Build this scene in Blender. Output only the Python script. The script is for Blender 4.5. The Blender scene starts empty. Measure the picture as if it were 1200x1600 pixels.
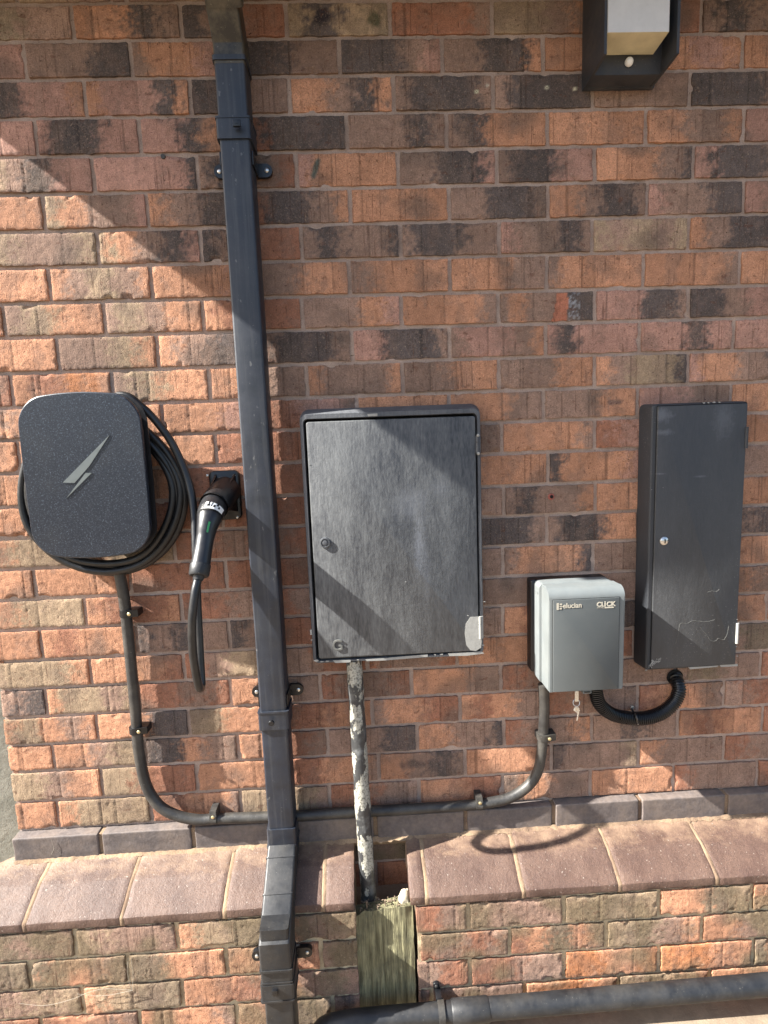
import bpy, bmesh, math, random
import numpy as np
from mathutils import Vector, Matrix, noise, Euler

# ------------------------------------------------------------------ camera, light
sc = bpy.context.scene
C = sc.collection
R = math.radians
CAM = (0.907694559, -1.29395649, -0.860585673)
ROT = (1.44126841, 0.0376025516, -0.0399898132)
F = 850.0
cd = bpy.data.cameras.new('camera'); cam = bpy.data.objects.new('camera', cd); C.objects.link(cam)
cam.location = CAM; cam.rotation_euler = ROT
cd.sensor_fit = 'HORIZONTAL'; cd.sensor_width = 36; cd.lens = F / 1200 * 36
cd.clip_start = 0.01; cd.clip_end = 200
sc.camera = cam

SUN = Vector((1.0, 0.176, -0.815)).normalized()        # direction the light travels
sl = bpy.data.lights.new('sun', 'SUN'); so = bpy.data.objects.new('sun', sl); C.objects.link(so)
sl.energy = 5.0; sl.angle = R(0.53); sl.color = (1.0, 0.965, 0.90)
so.rotation_euler = SUN.to_track_quat('-Z', 'Y').to_euler(); so.location = (-3, -2, 3)
w = bpy.data.worlds.new('World'); sc.world = w; w.use_nodes = True
nt = w.node_tree
sky = nt.nodes.new('ShaderNodeTexSky'); sky.sky_type = 'NISHITA'; sky.sun_disc = False
sky.sun_elevation = math.asin(-SUN.z)
sky.sun_rotation = math.atan2(-SUN.x, -SUN.y)
sky.air_density = 1.0; sky.dust_density = 2.2; sky.ozone_density = 1.0
bg = nt.nodes['Background']; bg.inputs[1].default_value = 0.072
nt.links.new(sky.outputs[0], bg.inputs[0])
sc.view_settings.view_transform = 'Standard'; sc.view_settings.look = 'None'
sc.view_settings.gamma = 1; sc.view_settings.exposure = 2.16
sc.render.engine = 'CYCLES'

_Rm = Euler(ROT, 'XYZ').to_matrix()
def at(px, py, p=0.0):
    """point on the plane p metres in front of the brick face, seen at photo pixel (px, py)"""
    d = _Rm @ Vector(((px - 600) / F, -(py - 800) / F, -1.0))
    t = (-p - CAM[1]) / d.y
    return Vector(CAM) + t * d

rnd = random.Random(7)
# ------------------------------------------------------------------ materials
def new_mat(name, rough=0.6, spec=0.5, metal=0.0):
    m = bpy.data.materials.new(name); m.use_nodes = True
    b = m.node_tree.nodes['Principled BSDF']
    b.inputs['Roughness'].default_value = rough
    b.inputs['Specular IOR Level'].default_value = spec
    b.inputs['Metallic'].default_value = metal
    return m, m.node_tree, b
def N(nt, t, **kw):
    n = nt.nodes.new(t)
    for k, v in kw.items(): setattr(n, k, v)
    return n
def coord(nt, scale=(1, 1, 1), rot=(0, 0, 0)):
    tc = N(nt, 'ShaderNodeTexCoord'); mp = N(nt, 'ShaderNodeMapping')
    mp.inputs['Scale'].default_value = scale; mp.inputs['Rotation'].default_value = rot
    nt.links.new(tc.outputs['Object'], mp.inputs[0]); return mp.outputs[0]
def tex(nt, vec, scale, detail=4, rough=0.6):
    n = N(nt, 'ShaderNodeTexNoise'); n.inputs['Scale'].default_value = scale
    n.inputs['Detail'].default_value = detail; n.inputs['Roughness'].default_value = rough
    nt.links.new(vec, n.inputs['Vector']); return n.outputs[0]
def vor(nt, vec, scale):
    n = N(nt, 'ShaderNodeTexVoronoi'); n.inputs['Scale'].default_value = scale
    nt.links.new(vec, n.inputs['Vector']); return n.outputs[0]
def ramp(nt, fac, stops):
    n = N(nt, 'ShaderNodeValToRGB'); e = n.color_ramp.elements
    while len(e) < len(stops): e.new(0.5)
    for el, (p, c) in zip(e, stops):
        el.position = p; el.color = (c, c, c, 1) if isinstance(c, (int, float)) else (*c, 1)
    nt.links.new(fac, n.inputs[0]); return n.outputs[0]
def mix(nt, fac, a, b, mode='MIX'):
    n = N(nt, 'ShaderNodeMix', data_type='RGBA', blend_type=mode)
    for s, v in ((n.inputs[0], fac), (n.inputs[6], a), (n.inputs[7], b)):
        if isinstance(v, (int, float)): s.default_value = v
        elif isinstance(v, tuple): s.default_value = (*v, 1)
        else: nt.links.new(v, s)
    return n.outputs[2]
def mth(nt, op, a, b=0.0):
    n = N(nt, 'ShaderNodeMath', operation=op)
    for s, v in ((n.inputs[0], a), (n.inputs[1], b)):
        if isinstance(v, (int, float)): s.default_value = v
        else: nt.links.new(v, s)
    return n.outputs[0]
def bump(nt, b, h, dist=0.001, strength=1.0, prev=None):
    n = N(nt, 'ShaderNodeBump'); n.inputs['Distance'].default_value = dist
    n.inputs['Strength'].default_value = strength; nt.links.new(h, n.inputs['Height'])
    if prev is not None: nt.links.new(prev, n.inputs['Normal'])
    nt.links.new(n.outputs[0], b.inputs['Normal']); return n.outputs[0]
def L(nt, a, b): nt.links.new(a, b)

def mat_brick():
    m, t, b = new_mat('brick', 0.92, 0.25)
    at_ = N(t, 'ShaderNodeAttribute', attribute_name='tone')
    v = coord(t); vs = coord(t, (1, 1, 0.03))
    mott = tex(t, v, 55, 5, 0.7); fine = tex(t, v, 420, 4, 0.75)
    line = ramp(t, tex(t, vs, 330, 3, 0.55), [(0.60, 0), (0.70, 1)])
    l2 = ramp(t, tex(t, coord(t, (1, 1, 0.02)), 150, 2, 0.5), [(0.665, 0), (0.69, 1), (0.72, 0)])
    lmask = ramp(t, tex(t, v, 22, 2), [(0.42, 0), (0.6, 1)])
    line = mth(t, 'MAXIMUM', mth(t, 'MULTIPLY', line, lmask), mth(t, 'MULTIPLY', l2, 0.8))
    pit = ramp(t, tex(t, v, 230, 2, 0.5), [(0.66, 0), (0.73, 1)])
    pit2 = ramp(t, vor(t, v, 75), [(0.07, 1), (0.13, 0)])
    pm = ramp(t, tex(t, v, 31, 2), [(0.5, 0), (0.6, 1)])
    pit2 = mth(t, 'MULTIPLY', pit2, pm)
    c = mix(t, 1.0, at_.outputs[0], ramp(t, mott, [(0.25, 0.74), (0.75, 1.24)]), 'MULTIPLY')
    c = mix(t, 1.0, c, ramp(t, fine, [(0.3, 0.58), (0.72, 1.42)]), 'MULTIPLY')
    blotch = ramp(t, tex(t, coord(t, (1, 1, 1.6)), 40, 3, 0.6), [(0.62, 0), (0.68, 1)])
    c = mix(t, mth(t, 'MULTIPLY', blotch, 0.5), c, (0.105, 0.040, 0.024))
    hsv = N(t, 'ShaderNodeRGBToBW'); L(t, at_.outputs[0], hsv.inputs[0])
    darkz = ramp(t, hsv.outputs[0], [(0.08, 1), (0.20, 0)])
    grit = ramp(t, tex(t, v, 240, 4, 0.75), [(0.56, 0), (0.62, 1)])
    c = mix(t, mth(t, 'MULTIPLY', mth(t, 'MULTIPLY', grit, darkz), 0.55), c, (0.26, 0.185, 0.14))
    soot = mth(t, 'MULTIPLY', ramp(t, tex(t, v, 210, 4, 0.75), [(0.56, 0), (0.63, 1)]), ramp(t, tex(t, v, 19, 3), [(0.42, 0), (0.58, 1)]))
    c = mix(t, mth(t, 'MULTIPLY', soot, 0.42), c, (0.10, 0.062, 0.045))
    lich = ramp(t, tex(t, v, 150, 3), [(0.64, 0), (0.70, 1)])
    c = mix(t, mth(t, 'MULTIPLY', lich, 0.30), c, (0.52, 0.40, 0.28))
    c = mix(t, mth(t, 'MULTIPLY', pit, 0.6), c, (0.05, 0.022, 0.014))
    c = mix(t, mth(t, 'MULTIPLY', pit2, 0.8), c, (0.05, 0.02, 0.013))
    c = mix(t, mth(t, 'MULTIPLY', line, 0.6), c, (0.09, 0.035, 0.022))
    L(t, c, b.inputs['Base Color'])
    h = mth(t, 'ADD', mth(t, 'MULTIPLY', fine, 1.1), mth(t, 'MULTIPLY', tex(t, v, 800, 2, 0.6), 0.7))
    h = mth(t, 'ADD', h, mth(t, 'MULTIPLY', tex(t, v, 150, 4, 0.65), 0.7))
    h = mth(t, 'SUBTRACT', h, mth(t, 'MULTIPLY', line, 0.8))
    h = mth(t, 'SUBTRACT', h, mth(t, 'MULTIPLY', pit, 0.7))
    h = mth(t, 'SUBTRACT', h, mth(t, 'MULTIPLY', pit2, 0.9))
    bump(t, b, h, 0.0019, 0.9)
    return m
def mat_mortar(name, col, col2, dirt=(0.12, 0.08, 0.05)):
    m, t, b = new_mat(name, 0.95, 0.2)
    v = coord(t)
    c = mix(t, ramp(t, tex(t, v, 14, 4), [(0.35, 0), (0.65, 1)]), col, col2)
    c = mix(t, 1.0, c, ramp(t, tex(t, v, 500, 4, 0.8), [(0.3, 0.7), (0.7, 1.25)]), 'MULTIPLY')
    c = mix(t, ramp(t, tex(t, v, 130, 3), [(0.66, 0), (0.74, 0.8)]), c, dirt)
    L(t, c, b.inputs['Base Color'])
    h = mth(t, 'ADD', tex(t, v, 300, 4, 0.75), mth(t, 'MULTIPLY', tex(t, v, 70, 3), 1.8))
    bump(t, b, h, 0.0014, 0.9)
    return m
def mat_plain(name, col, rough=0.5, spec=0.5, var=0.15, scale=60, bumpd=0.0002, metal=0.0, streak=False, dust=0.0, dustcol=(0.35, 0.31, 0.25), bscale=200):
    m, t, b = new_mat(name, rough, spec, metal)
    v = coord(t)
    n = tex(t, v, scale, 5, 0.65)
    c = mix(t, 1.0, col, ramp(t, n, [(0.3, 1 - var), (0.7, 1 + var)]), 'MULTIPLY')
    if dust:
        d = ramp(t, tex(t, v, 17, 6, 0.72), [(0.42, 0), (0.75, dust)])
        c = mix(t, d, c, dustcol)
        if streak:
            st = tex(t, coord(t, (1, 1, 0.04)), 90, 4, 0.6)
            c = mix(t, ramp(t, st, [(0.5, 0), (0.72, dust * 2)]), c, dustcol)
            c = mix(t, ramp(t, tex(t, coord(t, (1, 1, 0.5), (0, 0.6, 0)), 75, 3), [(0.69, 0), (0.71, 0.25)]), c, (0.25, 0.25, 0.24))
        d2 = ramp(t, tex(t, v, 330, 2, 0.5), [(0.72, 0), (0.76, dust)])
        c = mix(t, d2, c, (0.5, 0.47, 0.4))
    L(t, c, b.inputs['Base Color'])
    L(t, ramp(t, n, [(0.3, max(rough - 0.08, 0.02)), (0.7, min(rough + 0.1, 1))]), b.inputs['Roughness'])
    if bumpd: bump(t, b, tex(t, v, bscale, 3), bumpd, 0.6)
    return m
def mat_brushed(name, dark, light, amount, chips=None, rg=0.60, sp=0.75, wear=()):
    """hand-brushed old black paint: vertical strokes, chalky rubbed patches"""
    m, t, b = new_mat(name, 0.5, 0.45)
    v = coord(t); vs = coord(t, (1, 1, 0.22)); vx = coord(t, (0.25, 1, 1))
    s = tex(t, vs, 240, 4, 0.7); s2 = tex(t, vs, 60, 4, 0.6); x = tex(t, vx, 200, 3)
    big = tex(t, coord(t, (1, 1, 0.4)), 7, 5, 0.6)
    f = mth(t, 'ADD', mth(t, 'MULTIPLY', s, 0.35), mth(t, 'ADD', mth(t, 'MULTIPLY', s2, 0.3), mth(t, 'MULTIPLY', big, 0.5)))
    c = mix(t, ramp(t, f, [(0.42, 0), (0.8, amount)]), dark, light)
    for (wx, wz, rx, rz, am) in wear:
        tc = N(t, 'ShaderNodeTexCoord'); mp = N(t, 'ShaderNodeMapping', vector_type='POINT'); mp.inputs['Scale'].default_value = (1 / rx, 0.0, 1 / rz); mp.inputs['Location'].default_value = (-wx / rx, 0, -wz / rz)
        L(t, tc.outputs['Object'], mp.inputs[0]); ln = N(t, 'ShaderNodeVectorMath', operation='LENGTH'); L(t, mp.outputs[0], ln.inputs[0])
        k = mth(t, 'ADD', ln.outputs['Value'], mth(t, 'MULTIPLY', mth(t, 'SUBTRACT', mth(t, 'ADD', mth(t, 'MULTIPLY', s, 0.5), mth(t, 'MULTIPLY', tex(t, v, 90, 4, 0.7), 0.5)), 0.5), 3.0))
        c = mix(t, ramp(t, k, [(0.2, am), (1.0, 0)]), c, (0.19, 0.20, 0.22))
    sc_ = mth(t, 'MULTIPLY', ramp(t, tex(t, v, 260, 3), [(0.64, 0), (0.7, 1)]), ramp(t, big, [(0.5, 0), (0.62, 0.7)]))
    c = mix(t, mth(t, 'MULTIPLY', sc_, 0.6), c, (0.24, 0.24, 0.23))
    if chips is not None:
        ch = ramp(t, tex(t, v, 95, 4, 0.7), [(0.66, 0), (0.67, 1)])
        c = mix(t, mth(t, 'MULTIPLY', ch, chips), c, (0.7, 0.69, 0.64))
    L(t, c, b.inputs['Base Color'])
    L(t, ramp(t, f, [(0.4, rg), (0.75, rg + 0.14)]), b.inputs['Roughness']); b.inputs['Specular IOR Level'].default_value = sp
    h = mth(t, 'ADD', s, mth(t, 'ADD', mth(t, 'MULTIPLY', x, 0.5), mth(t, 'MULTIPLY', tex(t, v, 150, 4, 0.7), 1.3)))
    bump(t, b, h, 0.0006, 0.7)
    return m
def mat_glitter():
    m, t, b = new_mat('speckled_black_plastic', 0.36, 0.5)
    v = coord(t)
    n = N(t, 'ShaderNodeTexVoronoi'); n.inputs['Scale'].default_value = 620; L(t, v, n.inputs[0])
    sp = ramp(t, n.outputs[1], [(0.45, 0), (0.95, 1)])
    sp = mth(t, 'MULTIPLY', sp, ramp(t, tex(t, v, 260, 2), [(0.45, 0.1), (0.7, 1)]))
    c = mix(t, mth(t, 'MULTIPLY', sp, 0.6), (0.006, 0.010, 0.019), (0.20, 0.235, 0.29))
    c = mix(t, ramp(t, tex(t, v, 9, 4), [(0.5, 0), (0.8, 0.12)]), c, (0.10, 0.10, 0.09))
    L(t, c, b.inputs['Base Color']); L(t, mth(t, 'MULTIPLY', sp, 0.5), b.inputs['Metallic'])
    bump(t, b, tex(t, v, 700, 2), 0.0003, 0.7)
    return m
def mat_gaspipe():
    m, t, b = new_mat('peeling_paint', 0.45, 0.5)
    v = coord(t, (1, 1, 0.5)); vv = coord(t)
    n = tex(t, v, 24, 6, 0.56)
    tc = N(t, 'ShaderNodeTexCoord'); sx = N(t, 'ShaderNodeSeparateXYZ'); L(t, tc.outputs['Object'], sx.inputs[0])
    k = mth(t, 'MULTIPLY', mth(t, 'ADD', sx.outputs[2], 1.40), -0.10)
    n2 = n
    peel = ramp(t, n2, [(0.487, 0), (0.497, 1)])
    edge = ramp(t, n2, [(0.462, 0), (0.483, 1)])
    gum = ramp(t, tex(t, vv, 24, 4), [(0.5, 0), (0.6, 1)])
    c = mix(t, gum, (0.030, 0.031, 0.032), (0.10, 0.103, 0.102))
    white = mix(t, ramp(t, tex(t, vv, 210, 3), [(0.48, 0), (0.60, 0.85)]), (0.33, 0.32, 0.27), (0.085, 0.08, 0.068))
    c = mix(t, edge, c, (0.03, 0.03, 0.03)); c = mix(t, peel, c, white)
    L(t, c, b.inputs['Base Color'])
    bump(t, b, mth(t, 'ADD', mth(t, 'MULTIPLY', peel, -0.9), tex(t, vv, 120, 4)), 0.0012, 0.8)
    return m
def mat_wood():
    m, t, b = new_mat('weathered_timber', 0.9, 0.25)
    v = coord(t, (1, 1, 0.06)); vv = coord(t)
    g = tex(t, v, 260, 5, 0.7); g2 = tex(t, v, 70, 4, 0.6)
    c = mix(t, ramp(t, g2, [(0.3, 0), (0.7, 1)]), (0.085, 0.078, 0.042), (0.27, 0.25, 0.145))
    c = mix(t, 1.0, c, ramp(t, g, [(0.3, 0.45), (0.7, 1.4)]), 'MULTIPLY')
    c = mix(t, ramp(t, tex(t, vv, 16, 5), [(0.5, 0), (0.68, 0.6)]), c, (0.055, 0.055, 0.04))
    L(t, c, b.inputs['Base Color'])
    bump(t, b, mth(t, 'ADD', g, mth(t, 'MULTIPLY', tex(t, coord(t, (1, 1, 0.03)), 130, 3), 1.5)), 0.004, 1.0)
    return m
def mat_coping():
    m, t, b = new_mat('plum_coping_brick', 0.55, 0.4)
    v = coord(t)
    n = tex(t, v, 12, 5, 0.6); f = tex(t, v, 380, 3, 0.7)
    c = mix(t, ramp(t, n, [(0.35, 0), (0.65, 1)]), (0.072, 0.041, 0.031), (0.118, 0.072, 0.053))
    c = mix(t, 1.0, c, ramp(t, f, [(0.3, 0.65), (0.72, 1.35)]), 'MULTIPLY')
    c = mix(t, ramp(t, tex(t, v, 45, 5, 0.7), [(0.55, 0), (0.7, 0.5)]), c, (0.07, 0.042, 0.036))
    tc = N(t, 'ShaderNodeTexCoord'); sx = N(t, 'ShaderNodeSeparateXYZ'); L(t, tc.outputs['Object'], sx.inputs[0])
    # sandy mortar smears near the wall
    k = mth(t, 'ADD', mth(t, 'MULTIPLY', mth(t, 'ADD', sx.outputs[1], 0.078), 14.0), mth(t, 'MULTIPLY', mth(t, 'SUBTRACT', tex(t, coord(t, (0.7, 1, 1)), 24, 6, 0.72), 0.5), 3.2))
    c = mix(t, ramp(t, k, [(0.0, 0), (0.9, 0.72)]), c, (0.25, 0.165, 0.108))
    sp = ramp(t, tex(t, v, 210, 2, 0.4), [(0.70, 0), (0.74, 0.8)])
    c = mix(t, sp, c, (0.26, 0.22, 0.185))
    L(t, c, b.inputs['Base Color'])
    crack = ramp(t, tex(t, v, 26, 4, 0.6), [(0.492, 0), (0.5, 1), (0.508, 0)])
    h = mth(t, 'ADD', mth(t, 'MULTIPLY', f, 1.6), mth(t, 'MULTIPLY', tex(t, v, 110, 4, 0.65), 2.0))
    h = mth(t, 'SUBTRACT', h, mth(t, 'MULTIPLY', crack, 0.35))
    bump(t, b, h, 0.0009, 0.8)
    return m
def mat_text(name, col): return mat_plain(name, col, 0.5, 0.4, 0.04, 80, 0)

M = {}
M['brick'] = mat_brick()
M['mortar'] = mat_mortar('mortar', (0.40, 0.305, 0.250), (0.31, 0.23, 0.185))
M['mortar_pale'] = mat_mortar('pale_mortar', (0.29, 0.205, 0.13), (0.15, 0.10, 0.068))
M['mortar_low'] = mat_mortar('plinth_mortar', (0.50, 0.42, 0.28), (0.36, 0.28, 0.18))
M['dark_brick'] = mat_plain('dark_course_brick', (0.105, 0.088, 0.082), 0.7, 0.35, 0.25, 90, 0.0008, dust=0.30, dustcol=(0.34, 0.25, 0.18))
M['coping'] = mat_coping()
M['pipe'] = mat_plain('black_rainwater_plastic', (0.006, 0.010, 0.020), 0.50, 0.65, 0.3, 25, 0.0002, dust=0.11, dustcol=(0.12, 0.12, 0.115), streak=True)
M['pipe_dirty'] = mat_plain('dirty_plastic', (0.010, 0.009, 0.008), 0.42, 0.5, 0.3, 40, 0.0004, dust=0.5, dustcol=(0.20, 0.17, 0.11))
M['pipe_low'] = mat_plain('dusty_plastic', (0.010, 0.011, 0.013), 0.50, 0.5, 0.25, 40, 0.0003, dust=0.24, dustcol=(0.11, 0.10, 0.085))
M['black'] = mat_plain('black_plastic', (0.006, 0.0065, 0.008), 0.33, 0.5, 0.15, 60, 0.0001)
M['rubber'] = mat_plain('black_cable_sheath', (0.007, 0.0075, 0.009), 0.40, 0.5, 0.2, 90, 0.0002, dust=0.05)
M['swa'] = mat_plain('worn_cable_sheath', (0.022, 0.021, 0.020), 0.5, 0.5, 0.25, 70, 0.0004, dust=0.35, dustcol=(0.15, 0.135, 0.11))
M['gap'] = mat_plain('dark_gap', (0.008, 0.008, 0.008), 0.8, 0.2, 0.1, 50, 0)
M['glitter'] = mat_glitter()
M['case'] = mat_plain('satin_black_plastic', (0.012, 0.012, 0.014), 0.36, 0.5, 0.1, 50, 0)
M['emblem'] = mat_plain('silver_emblem', (0.15, 0.17, 0.17), 0.4, 0.5, 0.05, 50, 0, metal=0.3)
M['meter_door'] = mat_brushed('brushed_grey_black_paint', (0.012, 0.014, 0.019), (0.15, 0.155, 0.155), 0.95, wear=[(0.055, 0.265, 0.016, 0.085, 0.55), (0.040, 0.36, 0.05, 0.05, 0.3), (0.11, 0.40, 0.03, 0.03, 0.2), (0.07, 0.20, 0.012, 0.10, 0.3)])
M['meter_frame'] = mat_brushed('painted_frame', (0.022, 0.026, 0.035), (0.13, 0.135, 0.14), 0.8)
M['tall_door'] = mat_brushed('glossy_black_paint', (0.005, 0.006, 0.008), (0.045, 0.047, 0.050), 0.8, rg=0.66, sp=1.0, wear=[(-0.075, 0.595, 0.03, 0.02, 0.3), (-0.07, 0.555, 0.03, 0.008, 0.25), (0.07, 0.58, 0.03, 0.05, 0.18), (0.02, 0.45, 0.02, 0.003, 0.25), (-0.075, 0.46, 0.018, 0.003, 0.3)])
M['tall_body'] = mat_brushed('black_paint', (0.010, 0.012, 0.016), (0.035, 0.04, 0.048), 0.5)
M['chip'] = mat_plain('bare_white_grp', (0.27, 0.268, 0.25), 0.6, 0.4, 0.12, 120, 0.0003)
M['grey_box'] = mat_plain('light_grey_plastic', (0.125, 0.140, 0.142), 0.55, 0.45, 0.07, 20, 0.0001, dust=0.08)
M['grey_door'] = mat_plain('mid_grey_panel', (0.068, 0.076, 0.077), 0.62, 0.4, 0.03, 15, 0.0001, dust=0.03)
M['print'] = mat_text('beige_print', (0.42, 0.39, 0.32))
M['steel'] = mat_plain('steel', (0.62, 0.61, 0.58), 0.28, 0.5, 0.1, 80, 0, metal=0.9)
M['brass'] = mat_plain('brass_screw', (0.62, 0.52, 0.30), 0.35, 0.5, 0.1, 80, 0, metal=0.8)
M['white'] = mat_plain('white_plastic', (0.74, 0.74, 0.72), 0.45, 0.4, 0.05, 60, 0.0001)
M['diffuser'] = mat_plain('lamp_diffuser', (0.52, 0.515, 0.50), 0.4, 0.4, 0.06, 30, 0.0001, dust=0.15)
M['diff_low'] = mat_plain('yellowed_diffuser', (0.56, 0.50, 0.33), 0.45, 0.4, 0.12, 30, 0.0001)
M['lamp'] = mat_plain('charcoal_lamp_metal', (0.026, 0.029, 0.035), 0.5, 0.45, 0.2, 30, 0.0003, dust=0.3, dustcol=(0.12, 0.10, 0.08))
M['gas'] = mat_gaspipe()
M['wood'] = mat_wood()
M['stone'] = mat_plain('pale_mortar_lump', (0.38, 0.34, 0.25), 0.9, 0.2, 0.25, 90, 0.002)
M['debris'] = mat_plain('debris', (0.16, 0.12, 0.085), 0.9, 0.2, 0.4, 60, 0.001)
M['roughcast'] = mat_mortar('grey_roughcast', (0.23, 0.225, 0.19), (0.15, 0.15, 0.125), (0.05, 0.05, 0.04))
M['slab'] = mat_plain('patio_slab', (0.20, 0.155, 0.11), 0.85, 0.3, 0.3, 14, 0.002, dust=0.4, dustcol=(0.12, 0.075, 0.05))
M['soffit'] = mat_plain('brown_soffit', (0.20, 0.13, 0.075), 0.6, 0.4, 0.15, 20, 0.0002)
M['green'] = mat_plain('green_strip', (0.03, 0.24, 0.07), 0.3, 0.5, 0.1, 50, 0)
M['red_plug'] = mat_plain('red_wall_plug', (0.28, 0.08, 0.06), 0.6, 0.4, 0.1, 80, 0)
M['scuff'] = mat_plain('chalky_scuff', (0.13, 0.13, 0.12), 0.8, 0.2, 0.3, 80, 0)
M['web'] = mat_plain('cobweb', (0.30, 0.27, 0.22), 0.8, 0.2, 0.1, 80, 0)

# ------------------------------------------------------------------ mesh helpers
def tag(o, label=None, cat=None, group=None, kind=None):
    if label: o['label'] = label
    if cat: o['category'] = cat
    if group: o['group'] = group
    if kind: o['kind'] = kind
    return o
def thing(name, label, cat, loc=(0, 0, 0), group=None):
    o = bpy.data.objects.new(name, None); C.objects.link(o); o.location = loc; o.empty_display_size = 0.02
    return tag(o, label, cat, group)
def link(name, me, mats, parent=None):
    for m in (mats if isinstance(mats, (list, tuple)) else [mats]): me.materials.append(m)
    o = bpy.data.objects.new(name, me); C.objects.link(o)
    if parent is not None:
        # geometry is written in world coordinates: shift it so the parent's origin is respected
        p = parent; off = Vector((0, 0, 0))
        while p is not None: off += p.location; p = p.parent
        me.transform(Matrix.Translation(-off)); o.parent = parent
    return o
def finish(bm, smooth=True, ang=35):
    bmesh.ops.recalc_face_normals(bm, faces=bm.faces[:])
    me = bpy.data.meshes.new('m'); bm.to_mesh(me); bm.free()
    if smooth:
        for p in me.polygons: p.use_smooth = True
        me.set_sharp_from_angle(angle=R(ang))
    return me
def obj(name, bm, mats, parent=None, smooth=True, ang=35): return link(name, finish(bm, smooth, ang), mats, parent)
def own_origin(o):
    """top-level single mesh: put the origin at the bounding box centre"""
    vs = [v.co for v in o.data.vertices]
    c = Vector([(min(v[i] for v in vs) + max(v[i] for v in vs)) / 2 for i in range(3)])
    o.data.transform(Matrix.Translation(-c)); o.location = c; return o
def add_box(bm, x0, x1, y0, y1, z0, z1, bev=0.0, seg=2, mi=0):
    t = bmesh.new(); bmesh.ops.create_cube(t, size=1)
    for v in t.verts:
        v.co = Vector(((x0 + x1) / 2 + v.co.x * (x1 - x0), (y0 + y1) / 2 + v.co.y * (y1 - y0), (z0 + z1) / 2 + v.co.z * (z1 - z0)))
    if bev: bmesh.ops.bevel(t, geom=t.edges[:], offset=bev, segments=seg, affect='EDGES', profile=0.6)
    for f in t.faces: f.material_index = mi
    me = bpy.data.meshes.new('t'); t.to_mesh(me); t.free(); bm.from_mesh(me); bpy.data.meshes.remove(me)
def frames(path):
    P = [Vector(p) for p in path]; n = len(P); T = []
    for i in range(n):
        T.append((P[min(i + 1, n - 1)] - P[max(i - 1, 0)]).normalized())
    up = Vector((0, -1, 0))
    if abs(T[0].dot(up)) > 0.9: up = Vector((1, 0, 0))
    fr = []; nrm = (up - up.dot(T[0]) * T[0]).normalized()
    for i in range(n):
        nrm = (nrm - nrm.dot(T[i]) * T[i]).normalized(); fr.append((P[i], nrm, T[i].cross(nrm)))
    return fr
def add_tube(bm, path, rad, seg=16, cap=True, mi=0):
    fr = frames(path); rings = []
    for i, (p, a, b) in enumerate(fr):
        r = rad[i] if isinstance(rad, (list, tuple)) else rad
        rings.append([bm.verts.new(p + a * (r * math.cos(2 * math.pi * k / seg)) + b * (r * math.sin(2 * math.pi * k / seg))) for k in range(seg)])
    for i in range(len(rings) - 1):
        for k in range(seg):
            f = bm.faces.new((rings[i][k], rings[i][(k + 1) % seg], rings[i + 1][(k + 1) % seg], rings[i + 1][k])); f.material_index = mi
    if cap:
        bm.faces.new(rings[0][::-1]).material_index = mi; bm.faces.new(rings[-1]).material_index = mi
def spline(pts, n=12):
    """Catmull-Rom through the points"""
    P = [Vector(p) for p in pts]; P = [P[0] * 2 - P[1]] + P + [P[-1] * 2 - P[-2]]; out = []
    for i in range(1, len(P) - 2):
        for k in range(n):
            t = k / n
            out.append(0.5 * ((2 * P[i]) + (P[i + 1] - P[i - 1]) * t + (2 * P[i - 1] - 5 * P[i] + 4 * P[i + 1] - P[i + 2]) * t * t + (3 * P[i] - P[i - 1] - 3 * P[i + 1] + P[i + 2]) * t ** 3))
    out.append(P[-2]); return out
def rrect(x0, x1, z0, z1, r, seg=6):
    out = []
    for cx, cz, a0 in ((x1 - r, z1 - r, 0), (x0 + r, z1 - r, 90), (x0 + r, z0 + r, 180), (x1 - r, z0 + r, 270)):
        for k in range(seg + 1):
            a = R(a0 + 90 * k / seg); out.append((cx + r * math.cos(a), cz + r * math.sin(a)))
    return out
def add_loft(bm, rings, cap0=True, cap1=True, mi=0):
    """rings: list of (outline [(x, z)...], y)"""
    V = [[bm.verts.new((x, y, z)) for x, z in o] for o, y in rings]; n = len(V[0])
    for i in range(len(V) - 1):
        for k in range(n):
            bm.faces.new((V[i][k], V[i][(k + 1) % n], V[i + 1][(k + 1) % n], V[i + 1][k])).material_index = mi
    if cap0: bm.faces.new(V[0]).material_index = mi
    if cap1: bm.faces.new(V[-1]).material_index = mi
def slab(bm, x0, x1, z0, z1, r, yb, yf, bev=0.002, mi=0):
    """rounded-corner plate from yb (back) to yf (front) with a soft front edge"""
    o = lambda d: rrect(x0 + d, x1 - d, z0 + d, z1 - d, max(r - d, 0.0006))
    add_loft(bm, [(o(0), yb), (o(0), yf + bev), (o(bev * 0.35), yf + bev * 0.35), (o(bev), yf)], mi=mi)
def add_prism(bm, poly, y0, y1, mi=0):
    add_loft(bm, [(poly, y0), (poly, y1)], mi=mi)
def disc(bm, c, r, depth, seg=20, dome=0.0, mi=0):
    """short cylinder standing out from the wall at c, front at c.y - depth"""
    x, y, z = c
    ring = lambda q: [(x + q * math.cos(2 * math.pi * k / seg), z + q * math.sin(2 * math.pi * k / seg)) for k in range(seg)]
    add_loft(bm, [(ring(r), y), (ring(r), y - depth * 0.7), (ring(r * 0.86), y - depth), (ring(r * 0.3), y - depth - dome)], mi=mi)
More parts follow.
